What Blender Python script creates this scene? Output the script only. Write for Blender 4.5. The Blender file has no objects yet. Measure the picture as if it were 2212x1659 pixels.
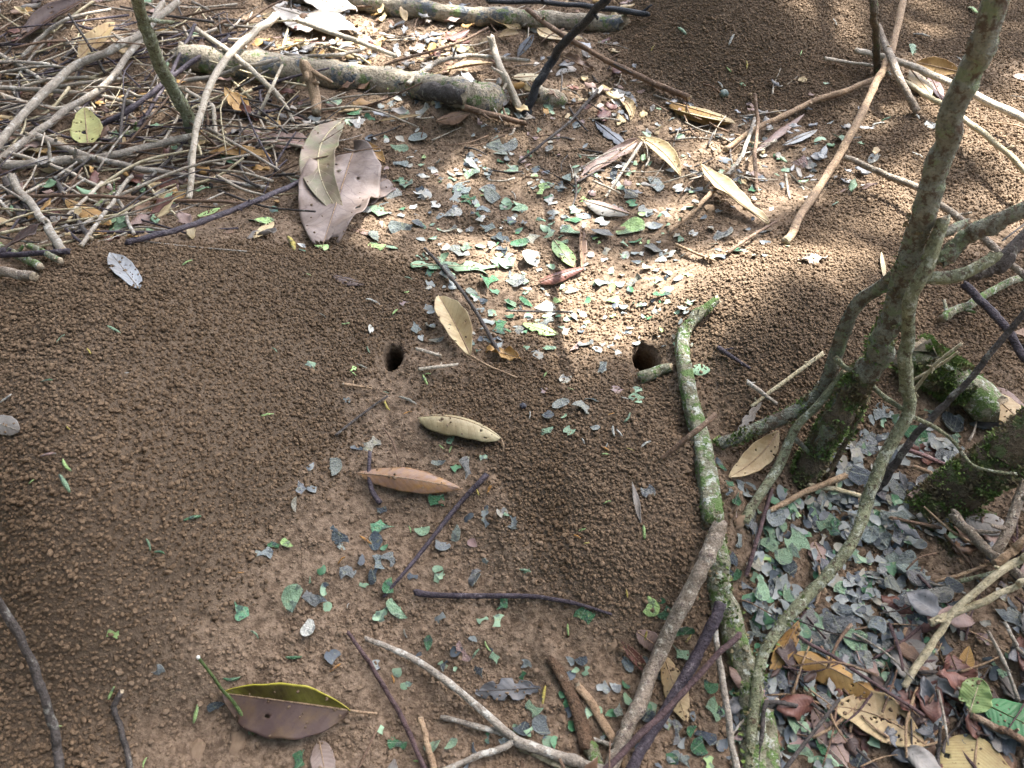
import bpy, bmesh, math, random
import numpy as np
from mathutils import Vector, Matrix

random.seed(7)
rng = np.random.default_rng(7)
scene = bpy.context.scene
COL = scene.collection
R = math.radians

# ------------------------------------------------------------------ camera, sky, sun, exposure
CAM_H, PITCH, HFOV = 0.60, R(48.0), R(68.0)
cam_data = bpy.data.cameras.new('camera')
cam_data.sensor_width = 36.0
cam_data.angle = HFOV
cam_data.clip_start, cam_data.clip_end = 0.02, 200.0
cam_data.dof.use_dof = True
cam_data.dof.focus_distance = 0.86
cam_data.dof.aperture_fstop = 13.0
cam = bpy.data.objects.new('camera', cam_data)
cam.location = (0, 0, CAM_H)
cam.rotation_euler = (math.pi / 2 - PITCH, 0, 0)
COL.objects.link(cam)
scene.camera = cam

SUN_ELEV, SUN_AZ = R(58.0), R(42.0)          # azimuth measured from +Y towards +X
SUN_DIR = Vector((math.sin(SUN_AZ) * math.cos(SUN_ELEV), math.cos(SUN_AZ) * math.cos(SUN_ELEV), math.sin(SUN_ELEV)))
world = bpy.data.worlds.new('World')
scene.world = world
world.use_nodes = True
wn = world.node_tree
wn.nodes.clear()
w_out = wn.nodes.new('ShaderNodeOutputWorld')
w_bg = wn.nodes.new('ShaderNodeBackground')
w_sky = wn.nodes.new('ShaderNodeTexSky')
w_sky.sky_type = 'NISHITA'
w_sky.sun_disc = False
w_sky.sun_elevation = SUN_ELEV
w_sky.sun_rotation = SUN_AZ
w_sky.air_density, w_sky.dust_density, w_sky.ozone_density = 1.0, 4.0, 1.0
w_bg.inputs['Strength'].default_value = 0.15
wn.links.new(w_sky.outputs[0], w_bg.inputs[0])
wn.links.new(w_bg.outputs[0], w_out.inputs[0])
sun_data = bpy.data.lights.new('sun', 'SUN')
sun_data.energy = 5.0
sun_data.angle = R(0.53)
sun_data.color = (1.0, 0.985, 0.965)
sun = bpy.data.objects.new('sun', sun_data)
sun.rotation_euler = SUN_DIR.to_track_quat('Z', 'Y').to_euler()
sun.location = SUN_DIR * 30
COL.objects.link(sun)
vs = scene.view_settings
vs.view_transform = 'Standard'
vs.look = 'None'
vs.gamma = 1.0
vs.exposure = 2.7
vs.use_curve_mapping = False
vs.use_white_balance = True
vs.white_balance_temperature = 6500
vs.white_balance_tint = 9
scene.cycles.max_bounces = 6
scene.cycles.diffuse_bounces = 3
scene.cycles.glossy_bounces = 2
scene.cycles.transmission_bounces = 3
scene.cycles.transparent_max_bounces = 6
scene.cycles.use_denoising = True

# ------------------------------------------------------------------ measuring: picture point <-> place on the ground
VW, VH = 2212.0, 1659.0
TH = math.tan(HFOV / 2)
FV = VW / 2 / TH
CP, SP = math.cos(PITCH), math.sin(PITCH)

def ray(vx, vy):
    a = (vx - VW / 2) / FV
    b = (VH / 2 - vy) / FV
    return np.array((a, CP + b * SP, -SP + b * CP))

def proj(x, y, z):
    """place -> (vx, vy), vectorised"""
    zz = z - CAM_H
    d = y * CP - zz * SP
    u = y * SP + zz * CP
    d = np.maximum(d, 0.02)
    return VW / 2 + FV * x / d, VH / 2 - FV * u / d

def flat(vx, vy, z=0.0):
    d = ray(vx, vy)
    t = (z - CAM_H) / min(d[2], -0.03)
    return d[0] * t, d[1] * t

# ------------------------------------------------------------------ small noise helper
def vnoise(x, y, freq, seed):
    r = np.random.default_rng(seed)
    tab = r.random((257, 257)) * 2 - 1
    fx, fy = x * freq + 1000.0, y * freq + 1000.0
    ix, iy = np.floor(fx).astype(int), np.floor(fy).astype(int)
    tx, ty = fx - ix, fy - iy
    tx, ty = tx * tx * (3 - 2 * tx), ty * ty * (3 - 2 * ty)
    ix, iy = ix % 256, iy % 256
    a, b = tab[iy, ix], tab[iy, ix + 1]
    c, d = tab[iy + 1, ix], tab[iy + 1, ix + 1]
    return (a * (1 - tx) + b * tx) * (1 - ty) + (c * (1 - tx) + d * tx) * ty

def fnoise(x, y, freq, seed, octv=3):
    s, a, n = 0.0, 1.0, 0.0
    for k in range(octv):
        s = s + a * vnoise(x, y, freq * 2 ** k, seed + k)
        n += a
        a *= 0.5
    return s / n

def blur(a, n):
    k = np.ones(2 * n + 1) / (2 * n + 1)
    p = np.pad(a, n, mode='edge')
    p = np.apply_along_axis(lambda m: np.convolve(m, k, 'valid'), 0, p)
    return np.apply_along_axis(lambda m: np.convolve(m, k, 'valid'), 1, p)

# ------------------------------------------------------------------ lie of the land: heights (m) at picture points
GX0, GX1, GY0, GY1, GS = -1.50, 1.50, 0.0, 2.30, 0.004
HP = """1100,330,0;1250,450,0;1150,560,0;1000,480,0;1350,520,0;1250,650,0;1150,700,0;1300,750,0;850,780,.008;1395,780,-.004;
1000,800,.012;1150,830,.006;300,552,.085;150,556,.088;500,556,.06;700,570,.03;900,600,.01;50,720,.10;200,700,.105;400,700,.085;
600,700,.05;750,720,.025;50,900,.11;250,900,.10;450,900,.07;650,880,.03;50,1100,.10;250,1100,.085;450,1100,.05;600,1080,.022;
700,980,.012;50,1230,.10;200,1240,.086;350,1215,.062;470,1190,.036;100,1370,.042;250,1380,.018;380,1360,.004;500,1310,0;50,1480,.025;
200,1560,.008;100,1650,.012;400,1500,-.006;400,1650,-.012;700,1150,0;800,1250,-.01;1000,1200,-.01;1100,1300,-.016;700,1400,-.014;
1000,1450,-.02;600,1600,-.02;1000,1640,-.026;1250,1450,-.02;1250,1640,-.03;1200,950,.022;1350,950,.03;1450,930,.03;1250,1100,.026;
1400,1100,.034;1490,1050,.034;1150,1060,.008;1200,1190,.03;1300,1225,.036;1410,1240,.034;1500,1200,.03;1270,1320,-.008;1390,1340,-.006;1450,1350,-.016;
1550,600,.036;1700,550,.05;1850,560,.045;1650,700,.055;1800,700,.05;1600,850,.034;1750,850,.025;1900,650,.04;2050,700,.02;
1550,520,.012;1950,500,.02;1700,1000,0;1800,1100,-.02;1900,1000,-.01;2000,900,0;1750,1250,-.025;1950,1250,-.02;2100,1200,0;
1800,1450,-.03;2000,1450,-.02;2150,1400,0;1700,1640,-.04;1900,1640,-.035;2200,1640,-.02;1450,0,.085;1550,0,.108;1700,0,.10;1560,-110,.14;1700,-110,.13;1560,80,.078;
1800,60,.05;1850,0,.055;1800,150,.018;1650,150,.042;1500,130,.045;1400,60,.04;1370,0,.045;1320,60,.012;1700,80,.07;1600,225,.008;1700,220,.008;1480,210,.012;1350,160,.008;
1900,200,0;2000,60,.01;2150,100,.05;2200,200,.03;2000,300,.025;2150,330,.02;1850,400,.01;2150,480,.01;1750,380,0;0,480,.0;
300,440,.0;600,440,0;0,200,0;300,200,0;600,200,0;0,0,.04;200,0,.03;500,0,0;800,100,0;1000,150,0;1000,0,0;1250,60,.01;
2212,700,.01;2212,1000,.01;-300,800,.08;-300,1200,.06;2450,600,0;2450,1300,0;-300,1650,.01;-300,300,0;2450,200,.02"""
hp = []
for tok in HP.replace('\n', '').split(';'):
    a, b, c = (float(v) for v in tok.split(','))
    c *= 1.5 if (c > 0 and a < 800) else (1.4 if c > 0 and b > 250 else 1.0)
    hx, hy = flat(a, b, c)
    hp.append((hx, hy, c))
for hx, hy in ((-1.5, .1), (1.5, .1), (-1.5, 2.3), (1.5, 2.3), (0, 2.3), (-.8, 2.3), (1.4, 1), (-1.4, 1.4), (0, 0), (-.5, 0), (.5, 0)):
    hp.append((hx, hy, 0.0))
hp = np.array(hp)
gx = np.arange(GX0, GX1 + GS / 2, GS)
gy = np.arange(GY0, GY1 + GS / 2, GS)
GXX, GYY = np.meshgrid(gx, gy)

def rbf_fit(p):
    d = np.hypot(p[:, None, 0] - p[None, :, 0], p[:, None, 1] - p[None, :, 1])
    A = d + np.eye(len(p)) * -0.02
    return np.linalg.solve(A, p[:, 2])
hw = rbf_fit(hp)
cs = 4
cx, cy = np.meshgrid(np.arange(GX0, GX1 + GS * cs, GS * cs), np.arange(GY0, GY1 + GS * cs, GS * cs))
CH = np.zeros_like(cx)
for (px, py, _), w in zip(hp, hw):
    CH += w * np.hypot(cx - px, cy - py)
CH = blur(blur(CH, 1), 1)

def bil(grid, x, y, x0, y0, s):
    fx = np.clip((x - x0) / s, 0, grid.shape[1] - 1.001)
    fy = np.clip((y - y0) / s, 0, grid.shape[0] - 1.001)
    ix, iy = fx.astype(int), fy.astype(int)
    tx, ty = fx - ix, fy - iy
    return ((grid[iy, ix] * (1 - tx) + grid[iy, ix + 1] * tx) * (1 - ty)
            + (grid[iy + 1, ix] * (1 - tx) + grid[iy + 1, ix + 1] * tx) * ty)
GZ = bil(CH, GXX, GYY, GX0, GY0, GS * cs)
edge = np.minimum(np.minimum(GXX - GX0, GX1 - GXX), np.minimum(GYY - GY0 + 0.2, GY1 - GYY)) / 0.25
edge = np.clip(edge, 0, 1)
GZ = GZ * edge * edge * (3 - 2 * edge)

def raster(poly):
    """picture polygon -> mask on the ground grid"""
    vx, vy = proj(GXX, GYY, GZ)
    inside = np.zeros(GXX.shape, bool)
    n = len(poly)
    for i in range(n):
        x1, y1 = poly[i]
        x2, y2 = poly[(i + 1) % n]
        c = ((y1 > vy) != (y2 > vy)) & (vx < (x2 - x1) * (vy - y1) / ((y2 - y1) or 1e-9) + x1)
        inside ^= c
    return inside.astype(float)
GRAN = np.zeros_like(GZ)
for amt, poly in (
    (1.0, [(-1500, 600), (0, 625), (150, 525), (600, 528), (900, 560), (960, 620), (930, 700), (870, 740), (800, 800), (740, 900), (760, 960), (680, 1060), (560, 1130), (540, 1230), (470, 1320), (360, 1400), (280, 1480), (260, 1700), (200, 2300), (-1800, 2300)]),
    (1.0, [(880, 830), (1000, 800), (1250, 790), (1380, 830), (1480, 830), (1510, 1000), (1550, 1100), (1560, 1200), (1500, 1330), (1380, 1340), (1250, 1310), (1180, 1220), (1100, 1130), (1080, 1040), (1000, 930), (900, 880)]),
    (1.0, [(1470, 650), (1560, 560), (1680, 520), (1800, 420), (1900, 400), (2000, 470), (2100, 560), (3400, 620), (3400, 820), (2050, 800), (1960, 860), (1850, 950), (1720, 1020), (1600, 1010), (1560, 900), (1530, 780)]),
    (1.0, [(1300, 80), (1380, -400), (3600, -400), (3400, 170), (2050, 130), (1900, 110), (1850, 200), (1780, 280), (1600, 260), (1490, 215), (1350, 150)]),
    (0.7, [(1900, 160), (3400, 160), (3400, 600), (2050, 480), (1900, 420), (1800, 350)]),
    (0.55, [(1050, 720), (1300, 640), (1480, 640), (1480, 830), (1250, 800), (1050, 800)]),
):
    GRAN = np.maximum(GRAN, amt * raster(poly))
GRAN = blur(blur(GRAN, 4), 4)
rough = fnoise(GXX, GYY, 9, 3, 3)
fine = fnoise(GXX, GYY, 45, 13, 3)
lump = np.clip(fnoise(GXX, GYY, 24, 31, 3), -0.15, 1)
GZ = GZ + 0.006 * rough + (1 - GRAN) * (0.0040 * fine + 0.010 * lump) + GRAN * 0.002 * fine

for vx, vy, sg, hh in ((1120, 222, .026, .034), (1150, 205, .03, .02), (1000, 262, .045, .024), (955, 250, .022, .018), (1060, 275, .03, .014), (1232, 128, .04, .02), (1300, 395, .03, .014),
                       (1530, 372, .028, .02), (1546, 1128, .015, .020), (1470, 965, .014, -.014), (1488, 1080, .012, -.010), (40, 1300, .045, -.022), (560, 1190, .02, -.008), (600, 1430, .03, .010),
                       (830, 1330, .02, -.008), (1020, 1370, .025, .009), (930, 1480, .03, -.010), (560, 1640, .03, .010), (1200, 1400, .02, .010), (1180, 1150, .02, -.008), (760, 1210, .02, .007),
                       (330, 1560, .035, -.012), (450, 1430, .02, .008), (1390, 1400, .02, -.010), (1590, 1000, .02, -.008), (1760, 330, .03, .012), (1960, 260, .03, .014), (2100, 380, .035, .012)):
    bx, by = flat(vx, vy, 0.0)
    GZ = GZ + hh * np.exp(-((GXX - bx) ** 2 + (GYY - by) ** 2) / (2 * sg * sg)) * (1 + 0.5 * fine)

HOLES = []   # (x, y, rx, ry): burrow mouths
for vx, vy, rx, ry in ((851, 785, 0.0105, 0.0185), (1394, 785, 0.0135, 0.0275)):
    hx, hy = flat(vx, vy, 0.004)
    HOLES.append((hx, hy, rx, ry))
    d = np.hypot((GXX - hx) / (rx * 2.3), (GYY - hy) / (ry * 2.1))
    GZ = GZ - 0.007 * np.exp(-d * d)

def ground(x, y):
    return bil(GZ, np.asarray(x, float), np.asarray(y, float), GX0, GY0, GS)

def W(vx, vy, h=0.0):
    """first point along the sight line that is h above the ground"""
    d = ray(vx, vy)
    t = np.linspace(0.12, 3.2, 700)
    x, y, z = d[0] * t, d[1] * t, CAM_H + d[2] * t
    g = ground(x, y) + h
    below = np.nonzero(z < g)[0]
    if len(below) == 0:
        k = 3.2
        return np.array((d[0] * k, d[1] * k, float(CAM_H + d[2] * k)))
    i = max(below[0], 1)
    f0, f1 = z[i - 1] - g[i - 1], z[i] - g[i]
    k = t[i - 1] + (t[i] - t[i - 1]) * f0 / max(f0 - f1, 1e-9)
    return np.array((d[0] * k, d[1] * k, CAM_H + d[2] * k))

def px_m(p):
    """metres per picture unit at point p"""
    return (p[1] * CP - (p[2] - CAM_H) * SP) / FV

def gnormal(x, y, e=0.012):
    a = ground(np.array([x - e, x + e, x, x]), np.array([y, y, y - e, y + e]))
    return Vector((-(a[1] - a[0]) / (2 * e), -(a[3] - a[2]) / (2 * e), 1)).normalized()

# ------------------------------------------------------------------ object helpers
def tag(o, label=None, cat=None, group=None, kind=None):
    if label: o['label'] = label
    if cat: o['category'] = cat
    if group: o['group'] = group
    if kind: o['kind'] = kind
    return o

def link(name, data, parent=None):
    o = bpy.data.objects.new(name, data)
    COL.objects.link(o)
    if parent is not None:
        o.parent = parent
        o.matrix_parent_inverse = Matrix.Translation(-Vector(parent.location))
    return o

def empty(name, loc):
    o = bpy.data.objects.new(name, None)
    o.empty_display_size = 0.02
    o.location = loc
    COL.objects.link(o)
    return o

def mesh_np(name, V, F, mats=(), smooth=True, mat_idx=None, uv=None):
    """V (n,3), F list/array of faces"""
    me = bpy.data.meshes.new(name)
    V = np.asarray(V, np.float32)
    if isinstance(F, np.ndarray) and F.ndim == 2:
        k = F.shape[1]
        me.vertices.add(len(V)); me.vertices.foreach_set('co', V.ravel())
        me.loops.add(F.size); me.loops.foreach_set('vertex_index', F.astype(np.int32).ravel())
        me.polygons.add(len(F))
        me.polygons.foreach_set('loop_start', np.arange(0, F.size, k, dtype=np.int32))
        me.polygons.foreach_set('loop_total', np.full(len(F), k, np.int32))
        me.update(calc_edges=True)
    else:
        me.from_pydata([tuple(map(float, v)) for v in V], [], F)
        me.update()
    for m in mats:
        me.materials.append(m)
    if mat_idx is not None:
        me.polygons.foreach_set('material_index', np.asarray(mat_idx, np.int32))
    if smooth:
        me.polygons.foreach_set('use_smooth', np.ones(len(me.polygons), bool))
    if uv is not None:
        lay = me.uv_layers.new(name='uv')
        li = np.zeros(len(me.loops), np.int32)
        me.loops.foreach_get('vertex_index', li)
        lay.data.foreach_set('uv', np.asarray(uv, np.float32)[li].ravel())
    me.validate(verbose=False)
    return me

# ------------------------------------------------------------------ materials
def new_mat(name):
    m = bpy.data.materials.new(name)
    m.use_nodes = True
    nt = m.node_tree
    b = nt.nodes['Principled BSDF']
    return m, nt, b

def N(nt, t, **kw):
    n = nt.nodes.new(t)
    for k, v in kw.items():
        if k in n.inputs.keys() and not hasattr(type(n), k):
            n.inputs[k].default_value = v
        else:
            setattr(n, k, v)
    return n

def noise(nt, vec, scale, detail=4, rough=0.6):
    n = nt.nodes.new('ShaderNodeTexNoise')
    n.inputs['Scale'].default_value = scale
    n.inputs['Detail'].default_value = detail
    n.inputs['Roughness'].default_value = rough
    if vec is not None:
        nt.links.new(vec, n.inputs['Vector'])
    return n.outputs['Fac']

def ramp(nt, fac, lo, hi):
    n = nt.nodes.new('ShaderNodeMapRange')
    n.inputs['From Min'].default_value = lo
    n.inputs['From Max'].default_value = hi
    nt.links.new(fac, n.inputs['Value'])
    return n.outputs['Result']

def mixc(nt, fac, a, b, mode='MIX'):
    n = nt.nodes.new('ShaderNodeMix')
    n.data_type = 'RGBA'
    n.blend_type = mode
    for sock, v in ((n.inputs[0], fac), (n.inputs[6], a), (n.inputs[7], b)):
        if isinstance(v, (int, float)):
            sock.default_value = v
        elif isinstance(v, tuple):
            sock.default_value = (*v, 1.0) if len(v) == 3 else v
        else:
            nt.links.new(v, sock)
    return n.outputs[2]

def math_n(nt, op, a, b=None):
    n = nt.nodes.new('ShaderNodeMath')
    n.operation = op
    for i, v in enumerate((a, b)):
        if v is None: continue
        if isinstance(v, (int, float)): n.inputs[i].default_value = v
        else: nt.links.new(v, n.inputs[i])
    return n.outputs[0]

def bump(nt, b, h, dist, strength=0.6):
    n = nt.nodes.new('ShaderNodeBump')
    n.inputs['Strength'].default_value = strength
    n.inputs['Distance'].default_value = dist
    nt.links.new(h, n.inputs['Height'])
    nt.links.new(n.outputs[0], b.inputs['Normal'])

def obj_coord(nt, rnd=True):
    tc = nt.nodes.new('ShaderNodeTexCoord')
    if not rnd:
        return tc.outputs['Object']
    oi = nt.nodes.new('ShaderNodeObjectInfo')
    sc = math_n(nt, 'MULTIPLY', oi.outputs['Random'], 7.0)
    ad = nt.nodes.new('ShaderNodeVectorMath')
    nt.links.new(tc.outputs['Object'], ad.inputs[0])
    nt.links.new(sc, ad.inputs[1])
    return ad.outputs[0]

SOIL_DARK, SOIL_MID, SOIL_CLAY = (0.095, 0.069, 0.047), (0.155, 0.113, 0.077), (0.32, 0.235, 0.162)

def mat_soil():
    m, nt, b = new_mat('soil')
    v = obj_coord(nt, False)
    at = nt.nodes.new('ShaderNodeAttribute'); at.attribute_name = 'granular'
    n1 = noise(nt, v, 14, 5)
    n2 = noise(nt, v, 160, 5, 0.7)
    n3 = noise(nt, v, 420, 4, 0.7)
    clay = mixc(nt, ramp(nt, n1, 0.3, 0.7), (0.22, 0.158, 0.107), SOIL_CLAY)
    clay = mixc(nt, ramp(nt, n2, 0.62, 0.40), clay, (0.115, 0.080, 0.053))
    gran = mixc(nt, ramp(nt, n2, 0.35, 0.65), SOIL_DARK, SOIL_MID)
    c = mixc(nt, at.outputs['Fac'], clay, gran)
    nt.links.new(c, b.inputs['Base Color'])
    b.inputs['Roughness'].default_value = 0.95
    b.inputs['Specular IOR Level'].default_value = 0.05
    h = math_n(nt, 'ADD', n2, math_n(nt, 'MULTIPLY', n3, 0.5))
    bump(nt, b, h, 0.004, 0.9)
    return m

def mat_pellet():
    m, nt, b = new_mat('soil_pellet')
    oi = nt.nodes.new('ShaderNodeObjectInfo')
    tc = nt.nodes.new('ShaderNodeTexCoord')
    at = nt.nodes.new('ShaderNodeAttribute')
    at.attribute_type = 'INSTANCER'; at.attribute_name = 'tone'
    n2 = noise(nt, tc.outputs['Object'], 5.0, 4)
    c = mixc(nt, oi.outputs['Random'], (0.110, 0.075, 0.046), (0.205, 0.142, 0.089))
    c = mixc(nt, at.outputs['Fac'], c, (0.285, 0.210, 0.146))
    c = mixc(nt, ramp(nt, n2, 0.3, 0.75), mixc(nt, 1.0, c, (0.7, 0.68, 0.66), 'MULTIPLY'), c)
    nt.links.new(c, b.inputs['Base Color'])
    b.inputs['Roughness'].default_value = 0.92
    b.inputs['Specular IOR Level'].default_value = 0.05
    return m

def mat_bark(name, c1, c2, patch=None, amt=0.5, pscale=40, scale=90, rough=0.8, patch2=None, amt2=0.4, stretch=None, spec=0.3, bd=0.0015):
    m, nt, b = new_mat(name)
    v = obj_coord(nt)
    n1 = noise(nt, v, scale, 5, 0.65)
    n3 = noise(nt, v, scale * 4.5, 3, 0.7)
    c = mixc(nt, ramp(nt, n1, 0.32, 0.68), c2, c1)
    c = mixc(nt, ramp(nt, n3, 0.66, 0.5), mixc(nt, 1.0, c, (0.55, 0.53, 0.5), 'MULTIPLY'), c)
    if patch:
        n2 = noise(nt, v, pscale * 1.5, 9, 0.75)
        lim = 0.5 + (0.5 - amt) * 0.42
        c = mixc(nt, ramp(nt, n2, lim - 0.015, lim + 0.025), c, patch)
    if patch2:
        ad = nt.nodes.new('ShaderNodeVectorMath'); nt.links.new(v, ad.inputs[0]); ad.inputs[1].default_value = (3.1, 1.7, 5.2)
        n4 = noise(nt, ad.outputs[0], pscale * 2.6, 9, 0.75)
        lim = 0.5 + (0.5 - amt2) * 0.42
        c = mixc(nt, ramp(nt, n4, lim - 0.01, lim + 0.02), c, patch2)
    nt.links.new(c, b.inputs['Base Color'])
    b.inputs['Roughness'].default_value = rough
    b.inputs['Specular IOR Level'].default_value = spec
    h = math_n(nt, 'ADD', n1, math_n(nt, 'MULTIPLY', n3, 0.9))
    bump(nt, b, h, bd * 1.6, 1.0)
    return m

BARK = {
    'grey': mat_bark('twig_grey', (0.42, 0.37, 0.295), (0.22, 0.185, 0.145), (0.50, 0.47, 0.40), 0.35),
    'pale': mat_bark('twig_pale', (0.58, 0.51, 0.40), (0.38, 0.32, 0.24), (0.24, 0.19, 0.13), 0.3),
    'straw': mat_bark('twig_straw', (0.62, 0.54, 0.36), (0.42, 0.35, 0.21)),
    'tan': mat_bark('twig_tan', (0.44, 0.31, 0.19), (0.26, 0.17, 0.10), (0.17, 0.11, 0.07), 0.3),
    'brown': mat_bark('twig_brown', (0.22, 0.14, 0.09), (0.11, 0.07, 0.045), (0.30, 0.22, 0.15), 0.3),
    'purple': mat_bark('twig_purple', (0.078, 0.060, 0.070), (0.04, 0.031, 0.037), (0.15, 0.125, 0.13), 0.3, rough=0.55),
    'red': mat_bark('twig_red', (0.125, 0.075, 0.07), (0.06, 0.036, 0.036), (0.2, 0.15, 0.13), 0.2, rough=0.6),
    'black': mat_bark('twig_black', (0.030, 0.032, 0.036), (0.014, 0.014, 0.016), (0.07, 0.06, 0.05), 0.25, rough=0.5),
    'dark': mat_bark('twig_dark', (0.10, 0.085, 0.075), (0.05, 0.042, 0.036), (0.20, 0.19, 0.16), 0.3),
    'green': mat_bark('stem_green', (0.31, 0.32, 0.185), (0.165, 0.17, 0.10), (0.42, 0.43, 0.32), 0.38, pscale=70, patch2=(0.10, 0.075, 0.045), amt2=0.36, bd=0.0028),
    'stem': mat_bark('stem_grey_green', (0.33, 0.33, 0.25), (0.16, 0.155, 0.115), (0.22, 0.26, 0.15), 0.38, pscale=40, patch2=(0.12, 0.088, 0.058), amt2=0.40, bd=0.0034),
    'mossy': mat_bark('stem_mossy', (0.20, 0.155, 0.10), (0.10, 0.075, 0.05), (0.12, 0.15, 0.06), 0.38, pscale=35, rough=0.95, bd=0.004),
    'lichen': mat_bark('stick_lichened', (0.36, 0.35, 0.24), (0.17, 0.15, 0.09), (0.13, 0.20, 0.06), 0.47, pscale=45, patch2=(0.52, 0.53, 0.44), amt2=0.36, bd=0.003),
    'log': mat_bark('log_bark', (0.46, 0.395, 0.295), (0.24, 0.20, 0.14), (0.105, 0.115, 0.12), 0.40, pscale=16, scale=60, patch2=(0.14, 0.18, 0.07), amt2=0.36, bd=0.003),
    'leafstem': mat_bark('green_stem', (0.10, 0.145, 0.04), (0.06, 0.09, 0.025), (0.4, 0.4, 0.32), 0.2, pscale=220, rough=0.5),
    'soilstick': mat_bark('stick_caked_in_soil', (0.20, 0.125, 0.075), (0.11, 0.068, 0.04), (0.26, 0.2, 0.14), 0.25, rough=0.95, bd=0.004),
    'bare': mat_bark('stick_bare_wood', (0.40, 0.33, 0.25), (0.20, 0.155, 0.11), (0.15, 0.11, 0.09), 0.33, pscale=60, patch2=(0.52, 0.46, 0.36), amt2=0.33, bd=0.0025),
    'cut': mat_bark('wood_cut', (0.50, 0.41, 0.28), (0.30, 0.23, 0.15)),
    'moss': None,
}

def mat_moss():
    m, nt, b = new_mat('moss')
    v = obj_coord(nt, False)
    n1 = noise(nt, v, 60, 3)
    n2 = noise(nt, v, 700, 2)
    c = mixc(nt, ramp(nt, n1, 0.3, 0.7), (0.055, 0.085, 0.02), (0.15, 0.23, 0.05))
    c = mixc(nt, ramp(nt, n2, 0.5, 0.75), c, (0.26, 0.32, 0.10))
    n5 = noise(nt, v, 38, 4)
    c = mixc(nt, ramp(nt, n5, 0.47, 0.58), c, (0.17, 0.13, 0.07))
    nt.links.new(c, b.inputs['Base Color'])
    b.inputs['Roughness'].default_value = 0.9
    return m
BARK['moss'] = mat_moss()

def mat_leaf(name, c1, c2, back=None, vein=(0.6, 0.55, 0.4), vamt=0.5, nv=13, slope=1.6, gloss=0.5, blotch=0.4, bscale=60, transl=0.12, spec=0.4, edge=None):
    """leaf blade: side veins from the blade's own length/width coordinates, blotches, darker spots"""
    m, nt, b = new_mat(name)
    v = obj_coord(nt)
    uv = nt.nodes.new('ShaderNodeUVMap'); uv.uv_map = 'uv'
    sp = nt.nodes.new('ShaderNodeSeparateXYZ')
    nt.links.new(uv.outputs[0], sp.inputs[0])
    n0 = noise(nt, v, 18, 3)
    av = math_n(nt, 'ABSOLUTE', math_n(nt, 'SUBTRACT', sp.outputs[1], 0.5))
    ph = math_n(nt, 'SUBTRACT', math_n(nt, 'MULTIPLY', sp.outputs[0], float(nv)), math_n(nt, 'MULTIPLY', av, slope * 2))
    ph = math_n(nt, 'ADD', ph, math_n(nt, 'MULTIPLY', n0, 2.2))
    fr = math_n(nt, 'ABSOLUTE', math_n(nt, 'SUBTRACT', math_n(nt, 'FRACT', ph), 0.5))
    side = math_n(nt, 'MULTIPLY', ramp(nt, fr, 0.05, 0.012), ramp(nt, noise(nt, v, 45, 2), 0.32, 0.5))
    mid = ramp(nt, av, 0.028, 0.012)
    ve = math_n(nt, 'MAXIMUM', side, mid)
    n1 = noise(nt, v, bscale, 5, 0.65)
    n2 = noise(nt, v, bscale * 5, 4, 0.7)
    c = mixc(nt, ramp(nt, n1, 0.62 - blotch * 0.4, 0.72 - blotch * 0.1), c1, c2)
    c = mixc(nt, ramp(nt, n2, 0.63, 0.74), c, mixc(nt, 1.0, c, (0.35, 0.3, 0.27), 'MULTIPLY'))
    n6 = noise(nt, v, 22, 4, 0.6)
    c = mixc(nt, ramp(nt, n6, 0.36, 0.62), mixc(nt, 1.0, c, (0.62, 0.56, 0.50), 'MULTIPLY'), c)
    n7 = noise(nt, v, 900, 2, 0.5)
    c = mixc(nt, ramp(nt, n7, 0.70, 0.76), c, (0.05, 0.035, 0.025))
    c = mixc(nt, math_n(nt, 'MULTIPLY', ve, vamt), c, vein)
    if edge:
        c = mixc(nt, ramp(nt, math_n(nt, 'ADD', av, math_n(nt, 'MULTIPLY', n1, 0.12)), 0.50, 0.56), c, edge)
    if back:
        g = nt.nodes.new('ShaderNodeNewGeometry')
        c = mixc(nt, g.outputs['Backfacing'], c, back)
    nt.links.new(c, b.inputs['Base Color'])
    b.inputs['Roughness'].default_value = gloss
    b.inputs['Specular IOR Level'].default_value = spec
    bm_h = math_n(nt, 'ADD', math_n(nt, 'MULTIPLY', fr, 0.8), math_n(nt, 'MULTIPLY', n2, 0.6))
    bump(nt, b, bm_h, 0.0010, 0.35)
    if transl > 0:
        tr = nt.nodes.new('ShaderNodeBsdfTranslucent')
        nt.links.new(c, tr.inputs[0])
        mx = nt.nodes.new('ShaderNodeMixShader')
        mx.inputs[0].default_value = transl
        out = [n for n in nt.nodes if n.type == 'OUTPUT_MATERIAL'][0]
        nt.links.new(b.outputs[0], mx.inputs[1]); nt.links.new(tr.outputs[0], mx.inputs[2]); nt.links.new(mx.outputs[0], out.inputs[0])
    return m

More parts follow.
